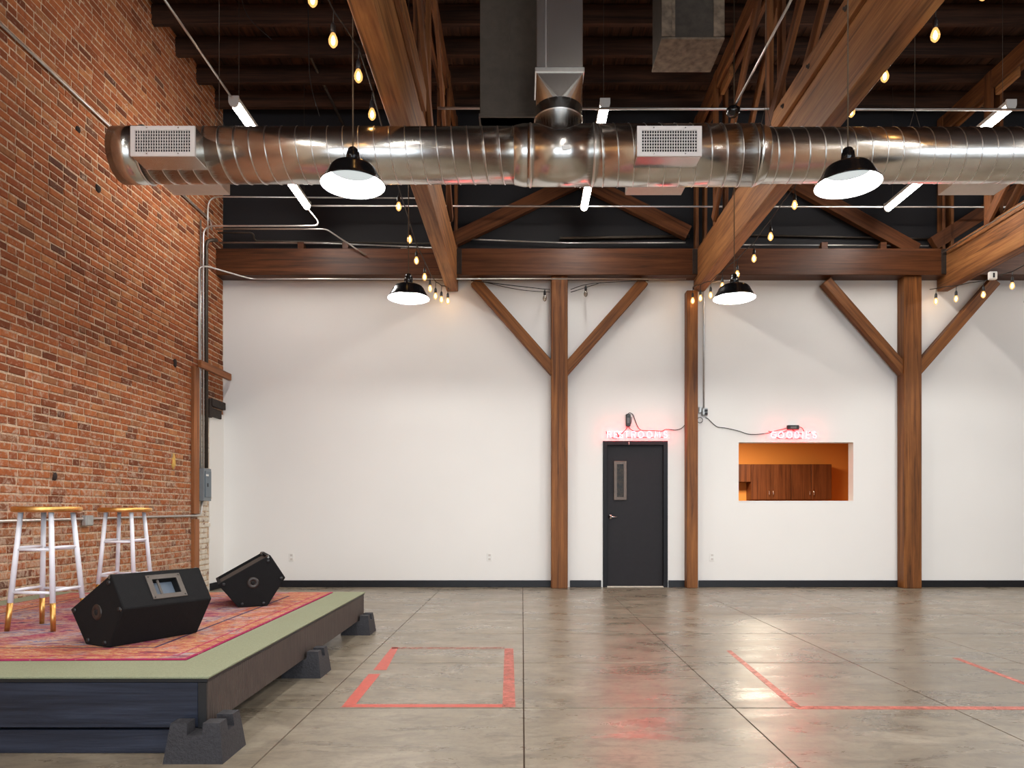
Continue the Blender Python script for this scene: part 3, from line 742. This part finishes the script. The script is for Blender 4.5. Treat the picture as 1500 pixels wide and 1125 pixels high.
# string lights
def bulb_parts():
    sk = lathe_me([(0, .05), (.008, .05), (.012, .04), (.017, .03), (.019, -.012), (.017, -.02), (0, -.02)], 12)
    gl = lathe_me([(.012, -.018), (.016, -.026), (.026, -.05), (.030, -.068), (.027, -.088), (.016, -.104), (.006, -.112), (0, -.113)], 14)
    fi = lathe_me([(0, -.034), (.007, -.042), (.013, -.062), (.012, -.082), (.006, -.092), (0, -.094)], 8)
    return sk, gl, fi
SK, GLB, FI = bulb_parts(); SK.materials.append(M_blackp); GLB.materials.append(M_glass); FI.materials.append(M_fil)
GLO = GLB.copy(); GLO.materials.clear(); GLO.materials.append(M_glassoff)
def string(label, cable, bulbs, drop=.10, lit=True):
    cable = [Vector(c) for c in cable]
    t = thing('string_light', label, 'string light', cable[0], 'festoon bulb strings')
    tube('cable', cable, .006, M_cable, t, 6)
    for b in bulbs:
        b = Vector(b); on = lit and len(bulbs) > 0
        s = link('socket', SK, None, t, b + Vector((0, 0, .068)))
        link('bulb', GLB if on else GLO, None, s, b + Vector((0, 0, .068)))
        if on: link('filament', FI, None, s, b + Vector((0, 0, .068)))
        tube('lead', [b + Vector((0, 0, .115)), b + Vector((.004, 0, .115 + drop))], .004, M_cable, s, 5)
    return t
def hang(bl, pre, post, d):
    pts = [Vector(p) for p in pre]
    for i, b in enumerate(bl):
        b = Vector(b); pts.append(b + Vector((.004, 0, .115 + d)))
        if i + 1 < len(bl):
            m_ = (b + Vector(bl[i + 1])) / 2; pts.append(m_ + Vector((0, 0, .115 + d + .01)))
    return pts + [Vector(p) for p in post]
b1 = [P(458, 0, 4.4), P(488, 60, 4.6), P(525, 112, 4.95), P(545, 168, 5.6), P(560, 222, 6.3), P(572, 264, 6.9), P(584, 303, 7.5), P(600, 351, 8.3), P(610, 382, 8.7), P(622, 406, 9.0), P(630, 423, 9.4), P(638, 434, 9.75), P(646.7, 439, 10.0), P(656, 441, 10.2)]
string('warm festoon bulb string along the truss nearest the brick wall', hang(b1, [P(440, -60, 4.2)], [P(660, 424, 10.28)], .08), b1, .08)
b2 = [P(1440, -10, 4.3), P(1370, 52, 4.75), P(1296, 112, 5.3), P(1247, 164, 5.9), P(1215, 220, 6.4), P(1190, 260, 6.9), P(1164, 300.7, 7.36), P(1128.8, 347, 7.95), P(1104.5, 379, 8.5), P(1080, 402, 9.0), P(1058, 419, 9.4), P(1041, 432.7, 9.75), P(1026, 437, 9.98), P(1014.7, 440.7, 10.15)]
string('warm festoon bulb string along the middle truss', hang(b2, [P(1480, -60, 4.1)], [P(1016, 424, 10.2)], .08), b2, .08)
b3 = [P(1530, 398, 8.5), P(1482.7, 419, 9.05), P(1440.5, 432, 9.5), P(1400.5, 438, 9.9), P(1371, 441.5, 10.2)]
string('warm festoon bulb string under the truss farthest from the brick wall', hang(b3, [P(1560, 372, 8.2)], [P(1362, 424, 10.28)], .07), b3, .07)
b4 = [P(798, 436, 10.24), P(860, 429, 10.24)]
cab = [P(690, 411, 10.22), P(740, 417, 10.16), P(798, 423.5, 10.14), (-.0 + P(805, 424, 10.3).x, 10.3, P(805, 424, 10.3).z)]
for b in b4: b.y = 10.14
t = string('unlit festoon bulbs on a slack cable under the ledger across the post', cab, [P(798, 437, 10.14), P(858, 430.5, 10.14)], .02, lit=False)
for pts in ([P(836, 424, 10.3), P(858, 416, 10.14), P(900, 413, 10.18), P(950, 411, 10.22)], [P(700, 411, 10.25), P(760, 425, 10.22), P(805, 428, 10.32)], [P(836, 428, 10.32), P(862, 420, 10.25), P(880, 414, 10.2)]):
    tube('cable', fillet(pts, .3), .005, M_cable, t, 6)

# ------------------------------------------------------------------ conduits and boxes
def conduit(label, pts, r=.011, bend=.1, mat=None, group='steel conduits'):
    o = tube('conduit', pts, r, mat or M_conduit, None, 8, bend); return tag(o, label, 'conduit', group)
XC = BX + .03
conduit('long steel conduit high on the brick wall', [(XC, 2.0, 5.165), (XC, 9.9, 5.165), (XC, 9.95, 5.05)], .012, .06)
conduit('steel conduit low on the brick wall running behind the stools', [(XC, 2.0, .985), (XC, 9.48, 1.055), (XC, 9.62, 1.06), (XC + .01, 9.63, 1.27)], .013, .1)
yy = P(0, 158, 7.25)
conduit('steel conduit across the near ends of the tube lights above the duct', [(-.86, 7.2, P(0, 158.5, 7.2).z), (7.5, 7.2, P(0, 161.5, 7.2).z)], .013, 0)
conduit('steel conduit across the far ends of the tube lights below the duct', [(-2.94, 9.76, P(0, 301.5, 9.76).z), (7.5, 9.76, P(0, 303.5, 9.76).z)], .013, 0)
Yc = 9.80
conduit('steel conduit rising up the brick corner and across to the first truss', [(XC + .01, Yc, 4.9), (XC + .01, Yc, 5.452), (-1.15, Yc, 5.43)], .011, .16)
conduit('steel conduit bending from the brick corner to the first tube light', [(XC + .01, 9.66, 1.70), (XC + .01, 9.66, P(0, 331, 9.66).z), P(472, 331, 9.66), P(449, 303, 9.7)], .012, .14)
conduit('steel conduit from the brick corner dropping behind the ledger beam', [P(316, 335.5, 9.9), P(478, 335.5, 9.9), P(536, 374, 10.1)], .011, .06)
conduit('steel conduit looping off the brick corner onto the ledger beam', [(XC, 9.556, 1.70), (XC, 9.556, P(0, 391, 9.556).z), P(303, 390, 9.62), P(368, 408.6, 10.12), P(1005, 408.6, 10.12)], .011, .07)
conduit('thick grey conduit standing in the brick corner above the panel', [(XC + .022, 9.73, 1.70), (XC + .022, 9.73, P(0, 352, 9.73).z), P(318, 352, 9.85)], .026, .12, M_conduitd)
conduit('thin bright conduit beside the wooden batten in the corner', [(XC, 9.605, 1.70), (XC, 9.605, P(0, 322, 9.6).z)], .010, 0)
conduit('upper pipe along the black wall just over the ledger beam', [P(318, 341, 10.2), P(372, 341, 10.2), P(372, 353, 10.3), P(640, 357, 10.34)], .012, .2, M_conduitd)
conduit('lower pipe along the black wall just over the ledger beam', [P(316, 355.5, 10.25), P(470, 356, 10.25), P(660, 364, 10.25)], .013, 0, M_conduit)
conduit('long pipe over the ledger beam between the first and middle trusses', [P(674, 350, 10.3), P(830, 356, 10.3), P(1004, 355.5, 10.3)], .012, 0)
conduit('darker pipe higher on the black wall left of the middle truss', [P(820, 349, 10.36), P(1010, 346, 10.36)], .022, 0, M_conduitd)
conduit('long pipe over the ledger beam between the middle and far trusses', [P(1080, 358.5, 10.3), P(1360, 360, 10.3)], .011, 0)
conduit('darker pipe on the black wall right of the middle truss', [P(1082, 344, 10.37), P(1360, 350, 10.37)], .014, 0, M_conduitd)
conduit('sagging thin pipe over the ledger beam right of the middle truss', [P(1078, 364, 10.28), P(1290, 370, 10.28)], .009, 0)
conduit('steel conduit dropping down the white wall beside the narrow post', [P(1072, 411, 10.12), P(1050, 411, 10.14), P(1031, 418, 10.36), (P(1031, 0, 10.37).x, 10.37, 4.1), (P(1031, 0, 10.37).x, 10.37, 2.6)], .012, .1)
conduit('thin steel conduit along the top of the truss farthest from the brick wall', [(6.0, 6.5, 4.80), (6.0, 10.3, 4.80)], .009, 0)
conduit('sloping steel conduit dropping from the ceiling to the first tube light', [P(232, -14, 6.0), P(338, 141, 7.16)], .011, 0)
conduit('sloping steel conduit from the ceiling to the black coupling over the duct', [P(1180, -40, 5.7), P(1075, 158, 7.18)], .012, 0)
def small_box(name, label, c, sx, sy, sz, mat, cat='junction box', extra=None):
    t = thing(name, label, cat, c)
    b = link('box_body', box_me(sx, sy, sz, min(sx, sz, sy) * .15), mat, t, c)
    return t
c = P(125, 762.5, 6.88 + .2); c.x = XC + .015
jb = small_box('junction_box', 'grey steel outlet box on the low brick wall conduit between the stools', c, .05, .12, .105, M_boxsteel)
box('cover_plate', c.x + .025, c.x + .03, c.y - .05, c.y + .05, c.z - .045, c.z + .045, M_boxsteel, jb, .002)
c = P(592, 368, 10.2); small_box('junction_box', 'grey junction box on the ledger beam near the first truss', c, .1, .06, .085, M_boxsteel)
c = P(1454, 404, 9.12); jb = small_box('junction_box', 'white outlet box hanging under the farthest truss', c, .1, .05, .1, M_plastic)
box('outlet_slot', c.x - .012, c.x + .012, c.y - .028, c.y - .024, c.z - .03, c.z + .03, M_blackp, jb)
c = Vector((P(1032, 0, 10.36).x, 10.36, 2.56)); jb = small_box('junction_box', 'steel outlet box beside the narrow post feeding both neon signs', c, .085, .07, .11, M_boxsteel)
box('plug', c.x - .01, c.x + .03, c.y - .07, c.y - .03, c.z - .005, c.z + .03, M_blackp, jb, .004); box('plug', c.x - .005, c.x + .03, c.y - .07, c.y - .03, c.z - .05, c.z - .015, M_blackp, jb, .004)
box('box_flap', c.x - .085, c.x - .05, c.y - .03, c.y + .03, c.z - .01, c.z + .07, M_boxsteel, jb, .003)
lathe('coupling', [(0, -.05), (.04, -.05), (.07, -.02), (.07, .02), (.035, .05), (0, .05)], M_black, tag(thing('conduit_coupling', 'round black fitting joining the conduits above the second register', 'fitting', P(1074, 163, 7.18))), P(1074, 163, 7.18), 16)
for px, lab in ((427, 'white wall outlet low on the white wall behind the stage'), (717, 'white wall outlet low on the white wall left of the braced post'), (1043, 'white wall outlet low on the white wall right of the narrow post')):
    t = thing('wall_outlet', lab, 'outlet', (P(px, 0, YW).x, YW - .006, .44), 'outlets in the white wall')
    x = P(px, 0, YW).x
    box('cover_plate', x - .036, x + .036, YW - .007, YW, .38, .498, M_plastic, t, .002)
    for zz in (.41, .468): box('socket_face', x - .017, x + .017, YW - .010, YW - .007, zz - .014, zz + .014, M_house, t, .002)
# electrical panel in the corner
ep = thing('electrical_panel', 'grey electrical panel box on the brick corner beside the batten', 'electrical panel', (BX, 9.62, 1.26))
box('panel_body', BX - .003, BX + .105, 9.535, 9.76, 1.25, 1.69, M_panel, ep, .004)
pd = box('panel_door', BX + .105, BX + .118, 9.565, 9.735, 1.30, 1.655, plain('panel_door_paint', S(104, 116, 124), .4, .1, .04), ep, .003)
box('panel_latch', BX + .118, BX + .124, 9.61, 9.63, 1.44, 1.49, M_black, pd)
box('panel_label', BX + .118, BX + .1195, 9.57, 9.65, 1.585, 1.61, M_plastic, pd)
# battens and brackets on the brick
tag(timber('batten', (BX + .025, 9.455, 1.075), (BX + .025, 9.455, 3.03), .045, .15, M_batten, None, .004), 'upper wooden batten standing on the brick wall beside the conduits', 'batten', 'battens on the brick wall')
tag(timber('batten', (BX + .025, 9.455, .02), (BX + .025, 9.455, 1.005), .045, .15, M_batten, None, .004), 'lower wooden batten standing on the brick wall beneath the conduit', 'batten', 'battens on the brick wall')
tag(timber('wood_block', (BX + .125, 9.36, 3.06), (BX + .125, 10.33, 3.06), .05, .095, M_batten, None, .005), 'short wooden block fixed sideways across the corner conduits', 'block')
ir = thing('iron_bracket', 'dark iron bracket on the brick corner below the wooden block', 'bracket', (BX, 10.1, 2.6))
box('bracket_plate', BX, BX + .04, 9.86, 9.95, 2.42, 2.68, M_iron, ir, .006); box('bracket_bar', BX, BX + .055, 9.92, 10.36, 2.585, 2.69, M_iron, ir, .006); box('bracket_bar', BX, BX + .03, 9.92, 10.28, 2.44, 2.56, M_iron, ir, .006)

# ------------------------------------------------------------------ neon signs
def arc(cx, cy, rx, ry, a0, a1, n=14): return [(cx + rx * math.cos(math.radians(a0 + (a1 - a0) * i / n)), cy + ry * math.sin(math.radians(a0 + (a1 - a0) * i / n))) for i in range(n + 1)]
GLY = {'R': [[(0, 0), (0, 1), (.35, 1)] + arc(.35, .75, .25, .25, 90, -90)[1:] + [(.0, .5)], [(.32, .5), (.62, 0)]],
       'E': [[(.55, 1), (0, 1), (0, 0), (.55, 0)], [(0, .5), (.45, .5)]],
       'S': [arc(.32, .75, .28, .25, 30, 270) + arc(.32, .25, .30, .25, 90, -150)[1:]],
       'T': [[(0, 1), (.6, 1)], [(.3, 1), (.3, 0)]], 'I': [[(0, 1), (0, 0)]],
       'O': [arc(.42, .5, .42, .5, 0, 352, 24)], 'D': [[(0, 0), (0, 1), (.25, 1)] + arc(.25, .5, .42, .5, 90, -90)[1:] + [(0, 0)]],
       'G': [arc(.45, .5, .45, .5, 40, 330, 20) + [(.84, .5), (.5, .5)]], 'M': [[(0, 0), (.1, 1), (.42, .3), (.74, 1), (.84, 0)]]}
def neon(label, word, xs_, ypx, hpx):
    s = hpx / 100; yw = YW - .045
    t = thing('neon_sign', label, 'neon sign', (sum(xs_) / len(xs_) / 100 - X0 / 100, yw, H - (ypx - Y0) / 100), 'pink neon word signs')
    for ch, px in zip(word, xs_):
        V, Fc = [], []
        x = (px - X0) / 100; z_ = H - (ypx - Y0) / 100
        for ln in GLY[ch]:
            tube_geo([Vector((a * s, 0, b * s)) for a, b in ln], .006, 6, V, Fc)
        o = link('letter', mesh(V, Fc, True), M_neon, t, (x, yw, z_))
    return t, yw
t, yw = neon('pink neon word sign RESTROOMS above the charcoal door', 'RESTROOMS', [889.2, 899.2, 906, 914.5, 924.8, 934.2, 946.6, 958.4, 971], 641.5, 9.0)
pz_ = lambda px, py, y=YW - .03: Vector(((px - X0) / 100, y, H - (py - Y0) / 100))
for a, b in ((918.5, 924), (930, 936), (940, 947), (952, 957), (967, 971)): tube('blocked_tube', [pz_(a, 640.8), pz_(b, 640.8)], .005, M_neonoff, t, 6)
for pp in ([(887.5, 632), (889, 636.5)], [(895, 641), (898, 642), (902.5, 642), (906.5, 639)], [(903, 634), (906, 639.5)], [(909.5, 636.5), (913, 633)]): tube('blocked_tube', [pz_(*q) for q in pp], .006, M_neonoff, t, 6)
tube('pull_chain', [pz_(921, 647.5), pz_(921, 652)], .004, M_plastic, t, 5)
for px in (892, 930, 968): tube('stand_off', [pz_(px, 638, YW - .04), pz_(px, 638, YW)], .004, M_plastic, t, 5)
t, yw = neon('pink neon word sign GOODIES above the serving hatch', 'GOODIES', [1128, 1138.8, 1151, 1163, 1174.2, 1179, 1188.4], 642, 9.0)
for pp in ([(1136, 641), (1140, 642.5), (1145, 642.5)], [(1150, 642.3), (1160, 642.3)], [(1163, 642.2), (1173, 642.2)], [(1124.5, 632), (1129, 633)], [(1182, 632), (1186, 634)]): tube('blocked_tube', [pz_(*q) for q in pp], .006, M_neonoff, t, 6)
for px in (1132, 1160, 1188): tube('stand_off', [pz_(px, 638, YW - .04), pz_(px, 638, YW)], .004, M_plastic, t, 5)
def supply(label, cx, cy, wpx, hpx, cables):
    t = thing('neon_power_supply', label, 'power supply', pz_(cx, cy))
    box('supply_case', (cx - wpx / 2 - X0) / 100, (cx + wpx / 2 - X0) / 100, YW - .05, YW, H - (cy + hpx / 2 - Y0) / 100, H - (cy - hpx / 2 - Y0) / 100, M_blackp, t, .006)
    box('supply_label', (cx - wpx / 4 - X0) / 100, (cx + wpx / 4 - X0) / 100, YW - .0515, YW - .05, H - (cy + hpx / 4 - Y0) / 100, H - (cy - hpx / 5 - Y0) / 100, plain('grey_sticker', S(98, 92, 90), .5), t)
    for cpts in cables: tube('cable', fillet([pz_(*q, YW - .02) for q in cpts], .08), .0055, M_cable, t, 6)
supply('upright black power supply box above the RESTROOMS neon sign', 919.7, 616, 6.6, 18, [
    [(919, 607), (922, 604.5), (927, 607), (930, 616), (934, 626), (938, 630.5), (948, 631), (958, 631), (970, 632), (974, 629), (982, 629.5), (990, 630.5), (998, 628), (1002.5, 623)],
    [(919, 625), (917, 629), (913, 633)], [(920, 625), (924, 630), (930, 632), (938, 631)], [(925, 611), (924, 620), (922, 624)]])
supply('flat black power supply box above the GOODIES neon sign', 1160.5, 626.5, 17, 6.5, [
    [(1152, 627), (1146, 629), (1136, 631), (1126, 634.5), (1110, 636.5), (1096, 637), (1082, 631.5), (1062, 627), (1050, 626), (1044, 621), (1036, 613), (1033, 612)],
    [(1169, 625.5), (1174, 626.5), (1177, 632)], [(1160, 630), (1168, 634), (1174, 636)], [(1152, 631), (1145, 634), (1140, 637)]])
lp = [pz_(1024 + 4 * math.cos(a * PI / 8) , 616 + 4 * math.sin(a * PI / 8), YW - .05) for a in range(17)]
tag(tube('coiled_cable', lp, .005, M_cable), 'small coil of black cable hanging under the steel outlet box', 'cable')
# thin loose wires in the roof
def wire(label, pts, r=.004): tag(tube('loose_wire', fillet(pts, .3), r, M_cable, None, 5), label, 'wire', 'loose wires under the roof')
wire('loose wire curling down beside the brick wall under the roof', [P(350, -20, 7.6), P(360, 25, 7.6), P(398, 58, 7.6)])
wire('long thin wire hanging over the duct near the first bulb string', [P(451, -10, 7.0), P(453, 120, 7.0), P(468, 170, 7.0)])
tag(tube('conduit', [P(424, 20, 8.9), P(503, 184, 10.2)], .02, M_conduitd), 'dark sloping pipe near the roof behind the first bulb string', 'conduit', 'steel conduits')
wire('slack wire over the ledger beam near the middle truss', [P(868, 372, 10.3), P(890, 366, 10.3), P(915, 371, 10.3)])

# ------------------------------------------------------------------ stage
SZ = .357
sx0, sx1n, sx1f, sy0, sy1 = BX + .02, -1.43, -1.473, 3.22, 6.605
stg = thing('stage_platform', 'low stage platform with olive carpet top and dark painted sides by the brick wall', 'stage', ((sx0 + sx1n) / 2, 4.9, 0))
def prism(name, quad, z0, z1, mat, par, bev=.003):
    c = sum((Vector((a, b, 0)) for a, b in quad), Vector()) / len(quad); n = len(quad)
    V = [(a - c.x, b - c.y, z_ - z0) for z_ in (z0, z1) for a, b in quad]
    Fc = [tuple(reversed(range(n))), tuple(range(n, 2 * n))] + [(q, (q + 1) % n, n + (q + 1) % n, n + q) for q in range(n)]
    bm = bmesh.new(); bm.from_mesh(mesh(V, Fc))
    if bev: bmesh.ops.bevel(bm, geom=bm.edges[:], offset=bev, segments=1, affect='EDGES', profile=.5)
    return link(name, bm_mesh(bm), mat, par, (c.x, c.y, z0))
prism('carpet_top', [(sx0, sy0 - .012), (sx1n + .012, sy0 - .012), (sx1f + .012, sy1 + .012), (sx0, sy1 + .012)], SZ - .012, SZ, M_carpet, stg)
prism('deck_sheet', [(sx0, sy0 - .004), (sx1n + .004, sy0 - .004), (sx1f + .004, sy1 + .004), (sx0, sy1 + .004)], SZ - .03, SZ - .012, M_blackp, stg)
zb = .122
timber('front_fascia', (sx0, sy0 + .019, (SZ - .03 + zb) / 2), (sx1n - .04, sy0 + .019, (SZ - .03 + zb) / 2), .038, SZ - .03 - zb, M_navy, stg, .003)
prism('side_fascia', [(sx1n - .036, sy0 + .004), (sx1n, sy0 + .004), (sx1f, sy1), (sx1f - .036, sy1)], zb, SZ - .03, M_bead, stg)
box('corner_board', sx1n - .038, sx1n, sy0 - .006, sy0 + .003, zb, SZ - .03, M_blackp, stg, .001)
timber('kick_board', (sx0, sy0 + .03, .054), (-1.575, sy0 + .03, .054), .03, .106, M_navy, stg, .002)
timber('back_fascia', (sx0, 6.46, (SZ - .03 + zb) / 2), (sx1f - .06, 6.46, (SZ - .03 + zb) / 2), .038, SZ - .03 - zb, M_navy, stg, .003)
for q in range(1, 7): timber('joist', (sx0 + .1 + q * .4, sy0 + .04, .22), (sx0 + .1 + q * .4, 6.43, .22), .038, .2, M_navy, stg, .003)
def deck_block(label, x, y):
    a0, a1, s, zn, zt_ = .131, .108, .034, .12, .172
    bm = bmesh.new(); gx = (-a1, -s, s, a1); lo = (-a0, -s * 1.1, s * 1.1, a0)
    ring = [(i, j) for i in range(4) for j in range(4)]
    B = {}; T = {}
    for i, j in ring:
        T[i, j] = bm.verts.new((gx[i] * (1.07 if i in (0, 3) else 1), gx[j] * (1.07 if j in (0, 3) else 1), zn)); B[i, j] = bm.verts.new((lo[i], lo[j], 0))
    for i in range(3):
        bm.faces.new((B[i, 0], B[i + 1, 0], T[i + 1, 0], T[i, 0])); bm.faces.new((B[i, 3], B[i + 1, 3], T[i + 1, 3], T[i, 3]))
        bm.faces.new((B[0, i], B[0, i + 1], T[0, i + 1], T[0, i])); bm.faces.new((B[3, i], B[3, i + 1], T[3, i + 1], T[3, i]))
        for j in range(3):
            bm.faces.new((B[i, j], B[i + 1, j], B[i + 1, j + 1], B[i, j + 1]))
            if i == 1 or j == 1: bm.faces.new((T[i, j], T[i + 1, j], T[i + 1, j + 1], T[i, j + 1]))
            else:
                q = [T[i, j], T[i + 1, j], T[i + 1, j + 1], T[i, j + 1]]
                u = [bm.verts.new((v.co.x * (.93 if abs(v.co.x) > .05 else 1), v.co.y * (.93 if abs(v.co.y) > .05 else 1), zt_)) for v in q]
                for e in range(4): bm.faces.new((q[e], q[(e + 1) % 4], u[(e + 1) % 4], u[e]))
                bm.faces.new(u)
    o = link('deck_block', bm_mesh(bm), M_block, None, (x, y, 0)); tag(o, label, 'deck block', 'deck blocks under the stage edge')
deck_block('black notched concrete deck block under the stage front corner', -1.437, 3.226)
deck_block('black notched concrete deck block halfway along the stage side', -1.463, 4.82)
deck_block('black notched concrete deck block under the stage far corner', -1.488, 6.46)
# rug
rx, ry = (-4.06 - 1.69) / 2, (3.53 + 6.5) / 2
rg = link('rug', box_me(2.37, 2.97, .008, .002), M_rug, None, (rx - .02, ry, SZ + .004)); rg.rotation_euler = (0, 0, .02)
tag(rg, 'distressed pink and orange patterned rug lying on the stage carpet', 'rug')
RZ = SZ + .0095
def stool_proto():
    t = thing('bar_stool', '', 'stool'); hgt = .735
    lathe('seat', [(0, hgt - .004), (.165, hgt - .004), (.188, hgt), (.1925, hgt + .008), (.1925, hgt + .026), (.187, hgt + .033), (0, hgt + .034)], M_gold, t, n=48, label='round gilded seat')
    ft, tp = .148, .098
    leg = lambda sx, sy, z_: Vector((sx * (ft + (tp - ft) * z_ / hgt), sy * (ft + (tp - ft) * z_ / hgt), z_))
    for sx, sy in ((-1, -1), (1, -1), (1, 1), (-1, 1)):
        o = tube('leg', [leg(sx, sy, .17), leg(sx, sy, hgt)], [.0165, .0145], M_whitep, t, 14)
        tube('gilded_foot', [leg(sx, sy, .0), leg(sx, sy, .172)], [.0145, .0170], M_gold, o, 14, label='gold dipped leg end')
    for zz in (.235, .50):
        for k_, (a, b) in enumerate((((-1, -1), (1, -1)), ((1, -1), (1, 1)), ((1, 1), (-1, 1)), ((-1, 1), (-1, -1)))):
            z2 = zz + (.012 if k_ % 2 else 0)
            p, q = leg(*a, z2), leg(*b, z2); m_ = (p + q) / 2
            tube('rung', [p, m_, q], [.008, .011, .008], M_whitep, t, 10)
    return t
st = stool_proto(); place(st, (-3.02, 4.515, RZ), math.radians(-3)); tag(st, 'white bar stool with gold seat and gold dipped legs, nearer the stage front', 'stool', 'white and gold bar stools')
s2 = copy_tree(st); place(s2, (-3.165, 5.66, RZ), math.radians(2)); tag(s2, 'white bar stool with gold seat behind the large wedge speaker', 'stool', 'white and gold bar stools')
# wedge speakers
PR = [(0, 0), (.212, 0), (.358, .184), (-.02, .399), (-.134, .216)]
LS = .545
def speaker_proto():
    t = thing('wedge_speaker', '', 'speaker')
    bm = bmesh.new()
    A = [bm.verts.new((0, w_, z_)) for w_, z_ in PR]; B = [bm.verts.new((LS, w_, z_)) for w_, z_ in PR]
    bm.faces.new(A); bm.faces.new(list(reversed(B)))
    for i in range(5): bm.faces.new((A[i], A[(i + 1) % 5], B[(i + 1) % 5], B[i]))
    bmesh.ops.bevel(bm, geom=bm.edges[:], offset=.007, segments=2, affect='EDGES', profile=.5)
    body = link('cabinet', bm_mesh(bm), M_spk, t)
    def frame(p, q):   # matrix on the face from p to q: x along length, y down the face, z outwards
        p, q = Vector((0, *p)), Vector((0, *q)); ey = (q - p).normalized(); ex = Vector((1, 0, 0)); ez = ex.cross(ey)
        if ez.dot((p + q) / 2 - Vector((0, .1, .18))) < 0: ez = -ez
        return p, ex, ey, ez
    def on(fr, a, b, c_): p, ex, ey, ez = fr; return p + ex * a + ey * b + ez * c_
    def slab(name, fr, a0, a1, b0, b1, c0, c1, mat, par=None, bev=.002):
        p, ex, ey, ez = fr; M = Matrix((ex, ey, ez)).transposed()
        return link(name, box_me(a1 - a0, b1 - b0, c1 - c0, bev), mat, par, on(fr, (a0 + a1) / 2, (b0 + b1) / 2, (c0 + c1) / 2), M.to_euler() if M.determinant() > 0 else Matrix((-ex, ey, ez)).transposed().to_euler())
    back = frame(PR[3], PR[4]); front = frame(PR[2], PR[3])
    Lb = (Vector(PR[3]) - Vector(PR[4])).length; Lf = (Vector(PR[2]) - Vector(PR[3])).length
    h0, h1, g0, g1 = .183, .395, .028, .180
    bpy.context.view_layer.update()
    cut(body, [slab('c', back, h0 + .03, h1 - .03, g0 + .028, g1 - .028, -.05, .02, None), slab('c', front, .022, LS - .022, .022, Lf - .022, -.03, .02, None)])
    pl = slab('handle_plate', back, h0, h1, g0, g1, -.001, .006, M_plate, t)
    bpy.context.view_layer.update()
    cut(pl, [slab('c', back, h0 + .03, h1 - .03, g0 + .028, g1 - .028, -.02, .02, None)])
    slab('handle_cup', back, h0 + .0305, h1 - .0305, g0 + .0285, g1 - .0285, -.0495, -.044, plain('blue_grey_cup', S(112, 124, 138), .35, .2), pl)
    slab('handle_bar', back, h0 + .066, h0 + .080, g0 + .026, g1 - .026, -.02, -.006, M_plate, pl, .004)
    for a in (h0 + .013, h1 - .013):
        for b in (g0 + .012, g1 - .012): slab('screw', back, a - .004, a + .004, b - .004, b + .004, .006, .0085, M_blackp, pl, .001)
    slab('grille', front, .024, LS - .024, .024, Lf - .024, -.026, -.02, plain('brown_grille_cloth', S(58, 48, 42), .8), t)
    for xe, s in ((0, -1), (LS, 1)):
        rot = (0, s * PI / 2, 0); xx = xe
        lathe('pole_socket', [(0, -.001), (.0, .0015), (.016, .002), (.017, .006), (.036, .005), (.044, .002), (.045, -.002)], M_socket, t, (xx, .105, .185), 28, rot=rot)
        lathe('socket_hole', [(0, .0065), (.015, .0065), (.016, .004)], M_dark, t, (xx, .105, .185), 20, rot=rot)
        for w_, z_ in ((.03, .025), (.185, .025), (.315, .182), (-.005, .352), (-.1, .215)):
            lathe('rubber_foot', [(0, .008), (.008, .009), (.012, .006), (.013, -.001)], M_blackp, t, (xx, w_, z_), 14, rot=rot)
        for cw, cz in (PR[3], PR[4]):
            u = Vector((0, cw, cz)); cc_ = Vector((LS / 2, .1, .19)); 
            link('corner_guard', box_me(.036, .036, .036, .012), M_corner, t, (xe - s * .0155, cw - (cw - .1) * .12, cz - (cz - .19) * .09), (0.5, 0, 0), 'steel corner guard')
    return t
sp = speaker_proto()
rot1 = math.atan2(.879, .478)
# local axes: x = length, y = profile w (left of length), z up
place(sp, (-2.236, 3.836, RZ), rot1); tag(sp, 'black wedge monitor speaker showing its recessed handle, nearer the stage front', 'speaker', 'wedge monitor speakers')
s2 = copy_tree(sp); place(s2, (-1.988, 5.54, RZ), math.radians(115)); tag(s2, 'black wedge monitor speaker showing its end panel, near the stage far edge', 'speaker', 'wedge monitor speakers')

# ------------------------------------------------------------------ red tape on the floor
def fx(px, py): Y = F * H / (py - Y0); return ((px - X0) * Y / F, Y)
def tape(label, quad, mat, grp='red tape lines on the floor'):
    q = [fx(*p) for p in quad]; ar = sum(q[i][0] * q[(i + 1) % 4][1] - q[(i + 1) % 4][0] * q[i][1] for i in range(4))
    if ar < 0: q.reverse()
    o = prism('floor_tape', q, .0002, .0012, mat, None, 0); tag(o, label, 'floor tape', grp)
tape('short red tape strip by the stage, upper piece of the broken square side', [(574, 948), (584, 948), (566, 981.5), (547, 981.5)], M_redtape)
tape('red tape strip by the stage, lower piece of the broken square side', [(540, 987.5), (557, 987.5), (521, 1032), (500, 1036)], M_redtape)
tape('long red tape strip closing the near side of the taped square', [(498, 1036), (521, 1031.8), (737, 1031.8), (736, 1036)], M_redtape)
tape('faded red tape strip on the square side beside the floor joint', [(739, 950), (752, 950), (755, 1036), (736, 1036)], M_worn)
tape('very faint red tape strip on the far side of the taped square', [(574, 948), (739, 948), (739, 950.6), (574, 950.6)], M_faint)
tape('slanting red tape strip on the open floor below the door', [(1064, 953), (1071, 953), (1175, 1037), (1158, 1034)], M_worn)
tape('long red tape line running along the floor joint out to the right edge', [(1158, 1034.5), (1640, 1035.5), (1640, 1040), (1170, 1039)], M_worn)
tape('scuffed red tape strip slanting at the far right of the floor', [(1395, 964), (1404, 964), (1510, 1003), (1500, 1003)], M_worn)
